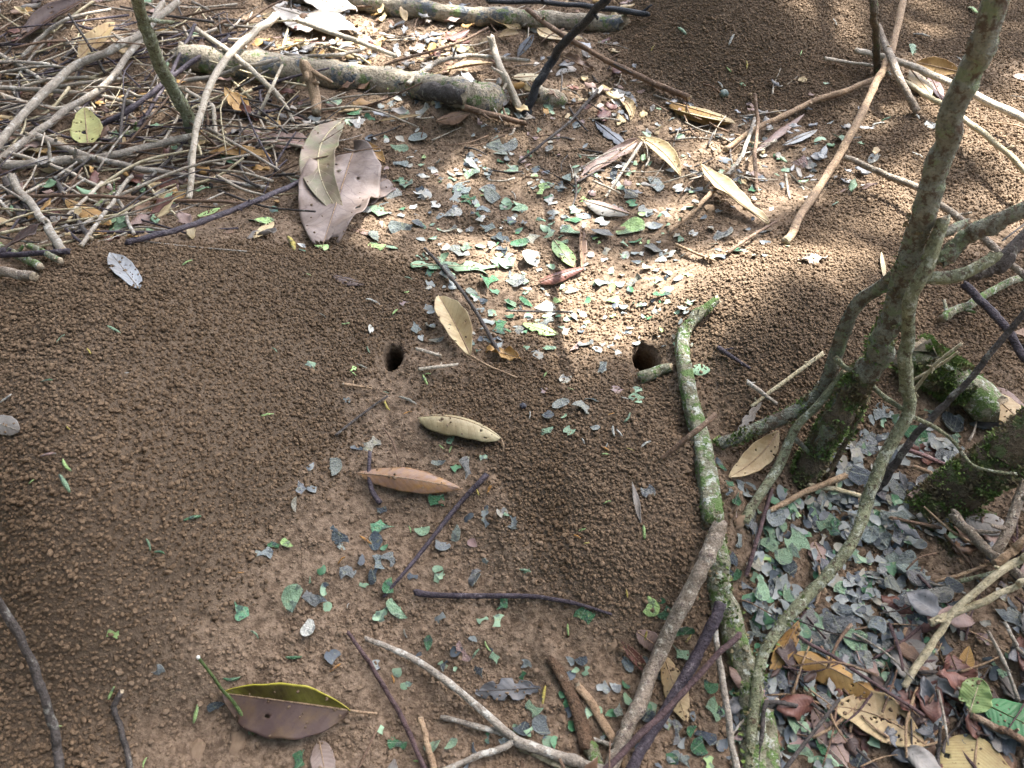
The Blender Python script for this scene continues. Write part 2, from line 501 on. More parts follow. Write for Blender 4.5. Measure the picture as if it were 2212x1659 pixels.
LEAF = {
    'tan': mat_leaf('leaf_tan', (0.46, 0.35, 0.18), (0.34, 0.23, 0.11), vein=(0.20, 0.13, 0.06), vamt=0.5),
    'tanpale': mat_leaf('leaf_pale_tan', (0.60, 0.48, 0.27), (0.46, 0.33, 0.16), vein=(0.24, 0.16, 0.07), vamt=0.55),
    'straw': mat_leaf('leaf_straw', (0.47, 0.405, 0.235), (0.37, 0.30, 0.16), vein=(0.17, 0.11, 0.05), vamt=0.5),
    'ochre': mat_leaf('leaf_ochre', (0.50, 0.31, 0.11), (0.34, 0.19, 0.06), vein=(0.22, 0.12, 0.04), vamt=0.45),
    'orange': mat_leaf('leaf_orange_brown', (0.36, 0.19, 0.055), (0.27, 0.17, 0.13), vein=(0.42, 0.28, 0.15), vamt=0.25, gloss=0.32, spec=0.6, blotch=0.6, bscale=90),
    'brown': mat_leaf('leaf_brown', (0.23, 0.14, 0.085), (0.13, 0.075, 0.045), vein=(0.30, 0.2, 0.13), vamt=0.3),
    'dark': mat_leaf('leaf_dark_brown', (0.085, 0.052, 0.04), (0.05, 0.03, 0.024), vein=(0.15, 0.1, 0.08), vamt=0.3, gloss=0.4),
    'red': mat_leaf('leaf_red_brown', (0.19, 0.085, 0.062), (0.115, 0.05, 0.042), vein=(0.27, 0.15, 0.11), vamt=0.35, gloss=0.42),
    'pink': mat_leaf('leaf_pinkish', (0.33, 0.23, 0.19), (0.22, 0.145, 0.115), vein=(0.42, 0.32, 0.26), vamt=0.3),
    'mauve': mat_leaf('leaf_grey_mauve', (0.30, 0.235, 0.195), (0.20, 0.145, 0.115), vein=(0.13, 0.09, 0.075), vamt=0.75, nv=9),
    'silver': mat_leaf('leaf_silver', (0.36, 0.375, 0.385), (0.27, 0.275, 0.28), vein=(0.66, 0.65, 0.62), vamt=0.35, gloss=0.4, nv=9),
    'white': mat_leaf('leaf_bleached', (0.60, 0.56, 0.50), (0.46, 0.41, 0.35), vein=(0.5, 0.45, 0.38), vamt=0.3, nv=9),
    'slate': mat_leaf('leaf_slate', (0.15, 0.155, 0.16), (0.085, 0.088, 0.095), vein=(0.22, 0.23, 0.23), vamt=0.35, gloss=0.38, spec=0.55, nv=8),
    'grey': mat_leaf('leaf_grey', (0.30, 0.28, 0.25), (0.20, 0.185, 0.165), vein=(0.38, 0.35, 0.3), vamt=0.35, nv=8),
    'greenbrown': mat_leaf('leaf_green_brown', (0.21, 0.215, 0.10), (0.28, 0.20, 0.145), vein=(0.45, 0.38, 0.24), vamt=0.4, blotch=0.75, bscale=35),
    'yellowgreen': mat_leaf('leaf_yellow_green', (0.47, 0.47, 0.17), (0.33, 0.36, 0.13), vein=(0.56, 0.55, 0.3), vamt=0.3),
    'lime': mat_leaf('leaf_light_green', (0.36, 0.52, 0.20), (0.27, 0.43, 0.17), vein=(0.5, 0.62, 0.32), vamt=0.35, gloss=0.4, transl=0.25),
    'green': mat_leaf('leaf_green', (0.06, 0.23, 0.085), (0.045, 0.17, 0.07), vein=(0.13, 0.32, 0.13), vamt=0.4, gloss=0.36, transl=0.2),
    'mint': mat_leaf('leaf_mint', (0.25, 0.40, 0.23), (0.19, 0.30, 0.17), vein=(0.35, 0.48, 0.3), vamt=0.3, gloss=0.38),
    'wet': mat_leaf('leaf_wet_purple_brown', (0.065, 0.040, 0.033), (0.10, 0.062, 0.03), vein=(0.06, 0.035, 0.03), vamt=0.5, gloss=0.42, spec=0.22, blotch=0.45, nv=11),
    'olive': mat_leaf('leaf_olive_underside', (0.135, 0.125, 0.018), (0.075, 0.055, 0.014), vein=(0.2, 0.18, 0.03), vamt=0.2, gloss=0.45, blotch=0.5, edge=(0.50, 0.44, 0.05)),
    'fern': mat_leaf('leaf_veined_yellow', (0.47, 0.38, 0.17), (0.37, 0.27, 0.11), vein=(0.17, 0.10, 0.06), vamt=0.85, nv=22, slope=4.0),
}

def mat_fragment(name, use_attr=False):
    m, nt, b = new_mat(name)
    v = obj_coord(nt)
    k = 1.0 if use_attr else 0.026       # loose pieces are scaled copies: their own coordinates run from -0.5 to 0.5
    if use_attr:
        a = nt.nodes.new('ShaderNodeAttribute'); a.attribute_name = 'tint'; col = a.outputs['Color']
    else:
        a = nt.nodes.new('ShaderNodeObjectInfo'); col = a.outputs['Color']
    n1 = noise(nt, v, 75 * k, 4, 0.6)
    n2 = noise(nt, v, 520 * k, 4, 0.7)
    n3 = noise(nt, v, 190 * k, 3, 0.6)
    dark = mixc(nt, 0.68, col, (0.055, 0.065, 0.075))
    c = mixc(nt, ramp(nt, n1, 0.56, 0.60), col, dark)
    c = mixc(nt, ramp(nt, n3, 0.60, 0.68), c, mixc(nt, 0.5, c, (0.30, 0.30, 0.15)))
    c = mixc(nt, ramp(nt, n2, 0.56, 0.72), c, mixc(nt, 1.0, c, (0.5, 0.45, 0.4), 'MULTIPLY'))
    if not use_attr:
        tc = nt.nodes.new('ShaderNodeTexCoord')
        sp = nt.nodes.new('ShaderNodeSeparateXYZ'); nt.links.new(tc.outputs['Object'], sp.inputs[0])
        oi = nt.nodes.new('ShaderNodeObjectInfo')
        off = math_n(nt, 'MULTIPLY', math_n(nt, 'SUBTRACT', oi.outputs['Random'], 0.5), 0.9)
        d = math_n(nt, 'ABSOLUTE', math_n(nt, 'SUBTRACT', math_n(nt, 'SUBTRACT', sp.outputs[1], off), math_n(nt, 'MULTIPLY', sp.outputs[0], 0.3)))
        c = mixc(nt, math_n(nt, 'MULTIPLY', ramp(nt, d, 0.03, 0.012), 0.45), c, (0.34, 0.36, 0.26))
        fr = math_n(nt, 'ABSOLUTE', math_n(nt, 'SUBTRACT', math_n(nt, 'FRACT', math_n(nt, 'SUBTRACT', math_n(nt, 'MULTIPLY', sp.outputs[0], 5.0), math_n(nt, 'MULTIPLY', d, 3.0))), 0.5))
        c = mixc(nt, math_n(nt, 'MULTIPLY', ramp(nt, fr, 0.06, 0.02), 0.25), c, (0.36, 0.38, 0.28))
    nt.links.new(c, b.inputs['Base Color'])
    b.inputs['Roughness'].default_value = 0.45
    b.inputs['Specular IOR Level'].default_value = 0.4
    bump(nt, b, math_n(nt, 'ADD', n1, math_n(nt, 'MULTIPLY', n2, 0.4)), 0.0012 if use_attr else 0.03, 0.6)
    return m
M_FRAG, M_FRAG2 = mat_fragment('leaf_fragment'), mat_fragment('leaf_fragment_litter', True)
def flatmat(name, c, rough=0.7):
    m, nt, b = new_mat(name)
    n1 = noise(nt, obj_coord(nt), 130, 3)
    nt.links.new(mixc(nt, n1, tuple(x * 0.75 for x in c), c), b.inputs['Base Color'])
    b.inputs['Roughness'].default_value = rough
    return m
M_RIM = flatmat('leaf_cut_edge', (0.42, 0.43, 0.33))

# ------------------------------------------------------------------ the ground
M_SOIL, M_PEL = mat_soil(), mat_pellet()
ny, nx = GZ.shape
idx = np.arange(nx * ny).reshape(ny, nx)
quads = np.stack((idx[:-1, :-1], idx[:-1, 1:], idx[1:, 1:], idx[1:, :-1]), -1).reshape(-1, 4)
qcx = (GXX[:-1, :-1] + GS / 2).reshape(-1)
qcy = (GYY[:-1, :-1] + GS / 2).reshape(-1)
keep = np.ones(len(quads), bool)
for hx, hy, rx, ry in HOLES:
    keep &= np.hypot((qcx - hx) / (rx + 0.008), (qcy - hy) / (ry + 0.008)) > 1
gm = mesh_np('ground', np.stack((GXX, GYY, GZ), -1).reshape(-1, 3), quads[keep], (M_SOIL,))
ga = gm.attributes.new('granular', 'FLOAT', 'POINT')
ga.data.foreach_set('value', GRAN.astype(np.float32).ravel())
gob = tag(link('ground', gm), 'brown forest soil with ant spoil mounds and trodden clay', kind='structure')
B = 60.0
fv = [(-B, -B), (B, -B), (B, B), (-B, B), (GX0, GY0), (GX1, GY0), (GX1, GY1), (GX0, GY1)]
fm = mesh_np('forest_floor', [(x, y, 0.0 if i > 3 else 0.0) for i, (x, y) in enumerate(fv)], [(0, 1, 5, 4), (1, 2, 6, 5), (2, 3, 7, 6), (3, 0, 4, 7)], (M_SOIL,))
tag(link('forest_floor', fm), 'brown forest floor around the mounds', kind='structure')
# grid border is pulled to zero so that both sheets meet

for k, (hx, hy, rx, ry) in enumerate(HOLES):
    na = 40
    rings = [(2.9, -0.006), (2.5, 0.0002), (2.0, 0.0008), (1.6, 0.0008), (1.3, 0.0002), (1.12, -0.0012), (1.0, -0.005), (0.93, -0.014), (0.9, -0.03), (0.9, -0.06), (0.85, -0.10), (0.6, -0.13)]
    V, F = [], []
    for s, dz in rings:
        for a in range(na):
            t = 2 * math.pi * a / na
            w = 1 + 0.05 * math.sin(3 * t + k) + 0.03 * math.sin(7 * t + 2.1 * k) + 0.025 * random.uniform(-1, 1)
            if s > 1.2:
                ex, ey = rx + 0.0085 * (s - 1), ry + 0.0085 * (s - 1)
            else:
                ex, ey = rx * s, ry * s
            x, y = hx + ex * w * math.cos(t), hy + ey * w * math.sin(t) + max(0, -dz - 0.004) * 0.35
            g = float(ground(x, y)) if s > 1 else float(ground(hx + rx * math.cos(t), hy + ry * math.sin(t)))
            V.append((x, y, g + dz + (random.uniform(-1, 1) * 0.0012 if s < 1.5 else 0)))
    for r_ in range(len(rings) - 1):
        for a in range(na):
            b2 = (a + 1) % na
            F.append((r_ * na + a, r_ * na + b2, (r_ + 1) * na + b2, (r_ + 1) * na + a))
    F.append([(len(rings) - 1) * na + a for a in range(na)])
    bmx = mesh_np('burrow', V, F, (M_SOIL,))
    at = bmx.attributes.new('granular', 'FLOAT', 'POINT')
    at.data.foreach_set('value', np.full(len(V), 0.6, np.float32))
    o = link('burrow', bmx, gob)
    o['label'] = ('open ant burrow in the slope of the big dark mound', 'wider ant burrow beside the lichened stick')[k]

# ------------------------------------------------------------------ soil pellets: instanced grains, nobody could count them
def grain_points(step, x0, x1, y0, y1, seed):
    r = np.random.default_rng(seed)
    xs, ys = np.meshgrid(np.arange(x0, x1, step), np.arange(y0, y1, step))
    xs = (xs + r.uniform(-.5, .5, xs.shape) * step).ravel()
    ys = (ys + r.uniform(-.5, .5, ys.shape) * step).ravel()
    vx, vy = proj(xs, ys, ground(xs, ys))
    k = (vx > -700) & (vx < VW + 700) & (vy > -200) & (vy < VH + 420)
    for hx, hy, rx, ry in HOLES:
        k &= np.hypot((xs - hx) / (rx * 1.15), (ys - hy) / (ry * 1.15)) > 1
    return xs[k], ys[k], r

def gn_grains(name, pts, scale, tone, seed, flat_z=0.62):
    me = bpy.data.meshes.new(name)
    me.vertices.add(len(pts)); me.vertices.foreach_set('co', pts.astype(np.float32).ravel())
    a = me.attributes.new('tone', 'FLOAT', 'POINT'); a.data.foreach_set('value', tone.astype(np.float32))
    rr = np.random.default_rng(seed)
    n = len(pts)
    v3 = np.stack((scale * rr.uniform(0.85, 1.25, n), scale * rr.uniform(0.7, 1.05, n), scale * rr.uniform(flat_z, flat_z + 0.35, n)), -1)
    a = me.attributes.new('size', 'FLOAT_VECTOR', 'POINT'); a.data.foreach_set('vector', v3.astype(np.float32).ravel())
    ro = np.stack((rr.normal(0, 0.35, n), rr.normal(0, 0.35, n), rr.uniform(0, 6.28, n)), -1)
    a = me.attributes.new('turn', 'FLOAT_VECTOR', 'POINT'); a.data.foreach_set('vector', ro.astype(np.float32).ravel())
    me.materials.append(M_PEL)
    o = link(name, me)
    ng = bpy.data.node_groups.new(name, 'GeometryNodeTree')
    ng.interface.new_socket('Geometry', in_out='INPUT', socket_type='NodeSocketGeometry')
    ng.interface.new_socket('Geometry', in_out='OUTPUT', socket_type='NodeSocketGeometry')
    nn = ng.nodes
    gi, go = nn.new('NodeGroupInput'), nn.new('NodeGroupOutput')
    join = nn.new('GeometryNodeJoinGeometry')
    for k in range(6):
        ico = nn.new('GeometryNodeMeshIcoSphere'); ico.inputs['Radius'].default_value = 0.5; ico.inputs['Subdivisions'].default_value = 2
        nz = nn.new('ShaderNodeTexNoise'); nz.inputs['Scale'].default_value = 2.6; nz.inputs['Detail'].default_value = 3; nz.inputs['Roughness'].default_value = 0.7
        pos = nn.new('GeometryNodeInputPosition')
        off = nn.new('ShaderNodeVectorMath'); off.inputs[1].default_value = (k * 3.7, k * 1.9, seed)
        ng.links.new(pos.outputs[0], off.inputs[0]); ng.links.new(off.outputs[0], nz.inputs['Vector'])
        sub = nn.new('ShaderNodeVectorMath'); sub.operation = 'SUBTRACT'; sub.inputs[1].default_value = (.5, .5, .5)
        ng.links.new(nz.outputs['Color'], sub.inputs[0])
        scl = nn.new('ShaderNodeVectorMath'); scl.operation = 'SCALE'; scl.inputs['Scale'].default_value = 1.25
        ng.links.new(sub.outputs[0], scl.inputs[0])
        sp = nn.new('GeometryNodeSetPosition')
        ng.links.new(ico.outputs['Mesh'], sp.inputs['Geometry']); ng.links.new(scl.outputs[0], sp.inputs['Offset'])
        sm = nn.new('GeometryNodeSetMaterial'); sm.inputs['Material'].default_value = M_PEL
        ng.links.new(sp.outputs[0], sm.inputs['Geometry'])
        ss = nn.new('GeometryNodeSetShadeSmooth'); ss.inputs['Shade Smooth'].default_value = (k % 2 == 0); ng.links.new(sm.outputs[0], ss.inputs[0])
        g2i = nn.new('GeometryNodeGeometryToInstance'); ng.links.new(ss.outputs[0], g2i.inputs[0])
        ng.links.new(g2i.outputs[0], join.inputs[0])
    iop = nn.new('GeometryNodeInstanceOnPoints')
    iop.inputs['Pick Instance'].default_value = True
    na = nn.new('GeometryNodeInputNamedAttribute'); na.data_type = 'FLOAT_VECTOR'; na.inputs['Name'].default_value = 'size'
    rot = nn.new('GeometryNodeInputNamedAttribute'); rot.data_type = 'FLOAT_VECTOR'; rot.inputs['Name'].default_value = 'turn'
    m2p = nn.new('GeometryNodeMeshToPoints')
    ng.links.new(gi.outputs[0], m2p.inputs[0]); ng.links.new(m2p.outputs[0], iop.inputs['Points'])
    ng.links.new(join.outputs[0], iop.inputs['Instance'])
    e2r = nn.new('FunctionNodeEulerToRotation')
    ng.links.new([q for q in rot.outputs if q.enabled][0], e2r.inputs[0]); ng.links.new(e2r.outputs[0], iop.inputs['Rotation'])
    out = [s for s in na.outputs if s.enabled][0]
    ng.links.new(out, iop.inputs['Scale'])
    ng.links.new(iop.outputs[0], go.inputs[0])
    md = o.modifiers.new('grains', 'NODES'); md.node_group = ng
    return o

xs, ys, r = grain_points(0.0027, -1.49, 1.49, 0.0, 2.25, 5)
g = bil(GRAN, xs, ys, GX0, GY0, GS)
clump = fnoise(xs, ys, 14, 77, 3)
keep = r.random(len(xs)) < np.clip(g * 1.05 - 0.15 * (clump > 0.2), 0, 0.95)
xs, ys, g = xs[keep], ys[keep], g[keep]
size = np.clip(r.lognormal(math.log(0.0026), 0.27, len(xs)), 0.0013, 0.0050)
zz = ground(xs, ys) + size * r.uniform(-0.10, 0.62, len(xs))
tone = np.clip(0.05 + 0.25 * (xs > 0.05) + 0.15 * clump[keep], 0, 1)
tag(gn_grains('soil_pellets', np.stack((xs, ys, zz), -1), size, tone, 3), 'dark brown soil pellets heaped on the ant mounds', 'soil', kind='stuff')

xs, ys, r = grain_points(0.0034, -1.49, 1.49, 0.0, 2.25, 9)
g = bil(GRAN, xs, ys, GX0, GY0, GS)
clump = fnoise(xs, ys, 22, 177, 3)
keep = r.random(len(xs)) < np.clip(0.50 + 1.5 * clump, 0.24, 0.97) * (1 - g)
xs, ys, g = xs[keep], ys[keep], g[keep]
size = np.clip(r.lognormal(math.log(0.0023), 0.38, len(xs)), 0.0011, 0.0055)
zz = ground(xs, ys) + size * r.uniform(-0.05, 0.3, len(xs))
tag(gn_grains('soil_crumbs', np.stack((xs, ys, zz), -1), size, np.full(len(xs), 0.55), 8), 'fine clay crumbs strewn over the trodden soil', 'soil', kind='stuff')

xs, ys, r = grain_points(0.012, -1.3, 1.3, 0.05, 2.0, 19)
g = bil(GRAN, xs, ys, GX0, GY0, GS)
clump = fnoise(xs, ys, 12, 277, 2)
keep = r.random(len(xs)) < np.clip(0.05 + 0.9 * clump, 0.0, 0.6) * (1 - g)
xs, ys = xs[keep], ys[keep]
size = np.clip(r.lognormal(math.log(0.0075), 0.40, len(xs)), 0.004, 0.019)
zz = ground(xs, ys) - size * r.uniform(0.10, 0.34, len(xs))
tag(gn_grains('soil_clods', np.stack((xs, ys, zz), -1), size, np.full(len(xs), 0.5), 12, 0.35), 'small clay clods sunk in the trodden soil', 'soil', kind='stuff')

# ------------------------------------------------------------------ sticks, stems and logs
def catmull(P, n_per):
    P = np.asarray(P, float)
    if len(P) == 2:
        t = np.linspace(0, 1, n_per + 1)[:, None]
        return P[0] * (1 - t) + P[1] * t
    Q = np.vstack((2 * P[0] - P[1], P, 2 * P[-1] - P[-2]))
    out = []
    for i in range(1, len(Q) - 2):
        p0, p1, p2, p3 = Q[i - 1], Q[i], Q[i + 1], Q[i + 2]
        for t in np.linspace(0, 1, n_per, endpoint=False):
            out.append(0.5 * ((2 * p1) + (-p0 + p2) * t + (2 * p0 - 5 * p1 + 4 * p2 - p3) * t * t + (-p0 + 3 * p1 - 3 * p2 + p3) * t ** 3))
    out.append(P[-1])
    return np.array(out)

def tube(C, rad, sides=9, wob=0.10, knots=(), seed=0, cap=True, flatten=1.0, taper_end=None):
    """closed tube along centreline C with radius array rad; returns V, F, mat index (0 bark, 1 cut end), surface samples"""
    r = np.random.default_rng(seed)
    C = np.asarray(C, float)
    n = len(C)
    T = np.gradient(C, axis=0)
    T /= np.maximum(np.linalg.norm(T, axis=1, keepdims=True), 1e-9)
    up = np.array((0, 0, 1.0)) if abs(T[0, 2]) < 0.9 else np.array((0, 1.0, 0))
    U = np.zeros_like(C)
    u = up - T[0] * np.dot(up, T[0]); u /= np.linalg.norm(u)
    for i in range(n):
        u = u - T[i] * np.dot(u, T[i]); u /= np.linalg.norm(u)
        U[i] = u
    Bn = np.cross(T, U)
    ang = np.linspace(0, 2 * math.pi, sides, endpoint=False)
    prof = 1 + wob * 0.7 * r.standard_normal(sides)
    V = []
    nz = r.standard_normal((n, sides)) * 1.6
    for _ in range(3):
        nz[1:-1] = (nz[:-2] + nz[1:-1] + nz[2:]) / 3
    for i in range(n):
        w = prof + wob * 0.55 * nz[i]
        rr = rad[i] * w
        V.append(C[i] + np.outer(np.cos(ang) * rr * flatten, U[i]) + np.outer(np.sin(ang) * rr, Bn[i]))
    for e, sg in ((0, -1), (n - 1, 1)):      # broken, uneven ends
        V[e] = V[e] + T[e] * (rad[e] * sg * r.uniform(-0.7, 0.5, (sides, 1)))
    V = np.vstack(V)
    F, M = [], []
    for i in range(n - 1):
        for a in range(sides):
            b2 = (a + 1) % sides
            F.append((i * sides + a, i * sides + b2, (i + 1) * sides + b2, (i + 1) * sides + a)); M.append(0)
    if cap:
        for i, s in ((0, -1), (n - 1, 1)):
            c = len(V)
            V = np.vstack((V, C[i] + T[i] * rad[i] * 0.12 * s))
            for a in range(sides):
                b2 = (a + 1) % sides
                F.append((i * sides + b2, i * sides + a, c) if s < 0 else (i * sides + a, i * sides + b2, c)); M.append(1)
    return V, F, M, (C, T, U, Bn, rad)

def centreline(pts, r0, r1, lift=0.0, wig=0.35, seed=0, spacing=1.6):
    """pts: (x, y[, h_mm]) picture points; r in picture units; result centreline (m), radii (m)"""
    P, S = [], []
    for p in pts:
        h = p[2] / 1000.0 if len(p) > 2 else None
        q = W(p[0], p[1], 0.0 if h is None else h)
        s = px_m(q)
        if h is None:
            f = len(P) / max(len(pts) - 1, 1)
            q = W(p[0], p[1], (r0 + (r1 - r0) * f) * s * 0.8 + lift / 1000.0)
            s = px_m(q)
        P.append(q); S.append(s)
    P = np.array(P)
    def beyond(p): return p[0] < -2 or p[0] > VW + 2 or p[1] < -2 or p[1] > VH + 2
    for e in (0, -1):          # what leaves the picture goes on outside it
        if beyond(pts[e]) and len(P) > 1:
            a_, b_ = (P[0], P[1]) if e == 0 else (P[-1], P[-2])
            d_ = (a_ - b_) / max(np.linalg.norm(a_ - b_), 1e-6)
            up_ = a_[2] > ground(a_[0], a_[1]) + 0.09
            q_ = a_ + d_ * (0.45 if up_ else 0.16)
            if not up_: q_[2] = float(ground(q_[0], q_[1])) + max(a_[2] - float(ground(a_[0], a_[1])), 0.004) * 0.6
            P = np.vstack((q_, P)) if e == 0 else np.vstack((P, q_))
            S = [S[0]] + S if e == 0 else S + [S[-1]]
    L = np.linalg.norm(np.diff(P, axis=0), axis=1).sum()
    rm = max(r0, r1) * np.mean(S)
    nper = int(np.clip(L / max(len(P) - 1, 1) / max(rm * spacing * 0.6, 0.003), 3, 40))
    C = catmull(P, nper)
    n = len(C)
    f = np.linspace(0, 1, n)
    Si = np.interp(f, np.linspace(0, 1, len(S)), S)
    # true radius: picture radius at each end, never following the perspective in between too closely
    rad = (r0 + (r1 - r0) * f) * Si
    rad = np.linspace(rad[:max(n // 5, 1)].mean(), rad[-max(n // 5, 1):].mean(), n) * 0.6 + rad * 0.4
    r = np.random.default_rng(seed + 99)
    k = r.standard_normal((n, 3))
    for _ in range(3 + int(n / 14)):
        k[1:-1] = (k[:-2] + k[1:-1] + k[2:]) / 3
    k *= 0.42 * (1 + n / 60)
    env = np.minimum(1, np.minimum(np.arange(n), np.arange(n)[::-1]) / 3)[:, None]
    C = C + k * rad[:, None] * wig * env
    # nodes and swellings
    for c in r.uniform(0.05, 0.95, max(2, int(L / 0.09))):
        rad = rad * (1 + r.uniform(0.04, 0.20) * np.exp(-((f - c) * L / (rm * 0.7)) ** 2))
    if spacing < 1.1 and rm > 0.004:          # ring scars along a living stem
        q = 0.0
        while q < L:
            q += r.uniform(0.018, 0.05)
            rad = rad * (1 + r.uniform(0.02, 0.08) * np.exp(-((f * L - q) / (rm * 0.30)) ** 2))
    rn = r.standard_normal(n) * 0.08
    for _ in range(3):
        rn[1:-1] = (rn[:-2] + rn[1:-1] + rn[2:]) / 3
    rad = rad * (1 + rn)
    return C, rad

def moss_mesh(name, samp, dens, seed, lo=-0.2, size=(0.0022, 0.0050), f0=0, f1=1, parent=None):
    C, T, U, Bn, rad = samp
    r = np.random.default_rng(seed)
    n = len(C)
    V, F = [], []
    seg = np.linalg.norm(np.diff(C, axis=0), axis=1)
    tot = int(dens)
    nz = r.uniform(0, 6.28, 4)
    for _ in range(tot):
        f = r.uniform(f0, f1) * (n - 1.001)
        i = int(f); t = f - i
        c = C[i] * (1 - t) + C[i + 1] * t
        rr = rad[i]
        a = r.uniform(0, 2 * math.pi)
        if math.sin(a * 2 + nz[0] + i * .9) + math.sin(i * 0.55 + nz[1]) + 0.5 * math.sin(a * 3 + i * .35 + nz[2]) < lo: continue
        d = U[i] * math.cos(a) + Bn[i] * math.sin(a)
        p = c + d * rr * 0.98
        ln = r.uniform(*size)
        g = d + r.standard_normal(3) * 0.55 + np.array((0, 0, 0.25)); g /= np.linalg.norm(g)
        s = np.cross(g, r.standard_normal(3)); s /= max(np.linalg.norm(s), 1e-6)
        s *= ln * 0.22
        k = len(V)
        V += [p - s, p + s, p + g * ln + s * 0.5, p + g * ln * 0.55 - s * 1.6]
        F += [(k, k + 1, k + 2), (k, k + 2, k + 3)]
    if not F: return None
    me = mesh_np(name, np.array(V), np.array(F), (BARK['moss'],), smooth=False)
    return tag(link('moss', me, parent), kind='stuff')

_sid = [0]
def stick_mesh(name, mat, pts, r0, r1=None, lift=0.0, wig=0.35, sides=9, wob=0.10, flatten=1.0, spacing=1.6):
    _sid[0] += 1
    r1 = r0 if r1 is None else r1
    C, rad = centreline(pts, r0, r1, lift, wig, _sid[0], spacing)
    V, F, M, samp = tube(C, rad, sides, wob, seed=_sid[0], flatten=flatten)
    return mesh_np(name, V, F, (BARK[mat], BARK['cut'] if mat not in ('black', 'purple', 'soilstick', 'mossy') else BARK[mat]), mat_idx=M), samp

def stick(label, mat, r0, r1, pts, name='stick', cat='stick', lift=0.0, moss=0, group=None, parent=None, **kw):
    me, samp = stick_mesh(name, mat, pts, r0, r1, lift, **{k: v for k, v in kw.items() if k in ('wig', 'sides', 'wob', 'flatten', 'spacing')})
    o = link(name, me, parent)
    if parent is None:
        tag(o, label, cat, group)
    if moss:
        moss_mesh('moss', samp, moss, _sid[0], kw.get('mlo', -0.2), kw.get('msize', (0.0022, 0.0050)), *kw.get('mrange', (0, 1)), parent=o if parent is None else parent)
    o['_samp'] = 0
    del o['_samp']
    return o, samp

# --- the shrub over the leaf pile: one thick mossy stem with a bent branch
base = W(1744, 1022, 0)
shrub = tag(empty('shrub', base), 'thick mossy grey-green shrub stem leaning over the fragment pile, with a bent branch', 'shrub')
stick(None, 'stem', 25, 25, [(1736, 1036, -6), (1799, 913, 60), (1862, 812, 110), (1905, 735, 150), (1947, 625, 195), (1988, 480, 250), (2030, 340, 300), (2075, 200, 345), (2120, 90, 380), (2175, -60, 420)], name='stem', parent=shrub, wig=0.25, sides=14, spacing=0.7, moss=1500, mrange=(0.0, 0.5), mlo=0.3, wob=0.07)
stick(None, 'mossy', 29, 24, [(1728, 1046, -8), (1770, 965, 30), (1820, 880, 78), (1862, 812, 109)], name='stem', parent=shrub, wig=0.2, sides=14, spacing=0.6, moss=3500, mlo=-0.6, wob=0.12)
stick(None, 'stem', 14, 15, [(1940, 590, 200), (1895, 625, 170), (1861, 652, 150), (1831, 698, 130), (1812, 753, 100), (1799, 794, 85), (1780, 838, 65)], name='branch', parent=shrub, wig=0.3, sides=11, spacing=0.9, wob=0.09)
stick(None, 'stem', 16, 10, [(1782, 832, 66), (1758, 862, 54), (1730, 885, 46), (1662, 918, 30), (1607, 940, 20), (1564, 957, 10), (1552, 963, 5)], name='branch', parent=shrub, wig=0.3, sides=10, moss=1200, mlo=0.2, wob=0.12, spacing=0.9)
stick(None, 'green', 8, 12, [(1826, 800, 95), (1777, 864, 68), (1730, 910, 52), (1708, 948, 40), (1678, 1011, 26), (1643, 1066, 14), (1604, 1130, 2)], name='branch', parent=shrub, wig=0.3, sides=9, wob=0.1)
stick(None, 'green', 6, 5, [(1803, 772, 100), (1823, 792, 105), (1853, 804, 112), (1885, 802, 115), (1904, 788, 112)], name='tendril', parent=shrub, wig=0.2, sides=8)
stick(None, 'mossy', 8, 5, [(1872, 850, 70), (1852, 905, 52), (1820, 970, 24), (1782, 1034, 0)], name='root', parent=shrub, moss=300, mlo=0)
stick(None, 'stem', 6, 4, [(1712, 945, 42), (1735, 965, 36), (1748, 978, 30)], name='branch', parent=shrub)

sap = tag(empty('sapling', W(1640, 1655, 0)), 'slim pale-green forked sapling winding down across the fragment pile', 'sapling')
stick(None, 'green', 14, 13.5, [(2040, 468, 270), (2018, 530, 255), (1998, 589, 238), (1968, 650, 215), (1962, 726, 180), (1955, 780, 158), (1960, 846, 130)], name='stem', parent=sap, wig=0.25, sides=11, spacing=0.9)
stick(None, 'green', 13.5, 12, [(1959, 838, 133), (1963, 886, 115), (1922, 968, 92), (1892, 1036, 78), (1870, 1091, 66), (1848, 1160, 56), (1790, 1238, 46), (1744, 1286, 36), (1697, 1341, 28), (1656, 1401, 22), (1635, 1483, 16), (1626, 1592, 12), (1620, 1700, 8)], name='stem', parent=sap, wig=0.3, sides=11, spacing=1.0, moss=500, mrange=(0.55, 1.0), mlo=0.6)
stick(None, 'stem', 16, 19, [(2030, 566, 244), (2060, 536, 252), (2094, 507, 262), (2154, 480, 280), (2240, 440, 300)], name='branch', parent=sap, sides=11, spacing=0.9)
stick(None, 'green', 13, 12, [(2000, 600, 232), (2040, 600, 236), (2086, 589, 240), (2125, 570, 246), (2152, 550, 250)], name='branch', parent=sap, sides=10, spacing=0.9)
stick(None, 'dark', 11, 17, [(2080, 594, 222), (2127, 586, 226), (2175, 556, 232), (2240, 480, 246)], name='branch', parent=sap, sides=10)
stick(None, 'stem', 11, 9, [(2030, 508, 258), (2060, 495, 250), (2090, 480, 244)], name='branch', parent=sap)
stick(None, 'green', 5, 3.5, [(1972, 900, 106), (2017, 921, 96), (2050, 945, 90), (2072, 968, 84), (2099, 1003, 78), (2140, 1017, 74), (2196, 1023, 70)], name='tendril', parent=sap, sides=7)
stick(None, 'green', 5, 5, [(1862, 806, 108), (1880, 828, 108), (1908, 856, 110), (1955, 887, 114)], name='tendril', parent=sap, sides=7)

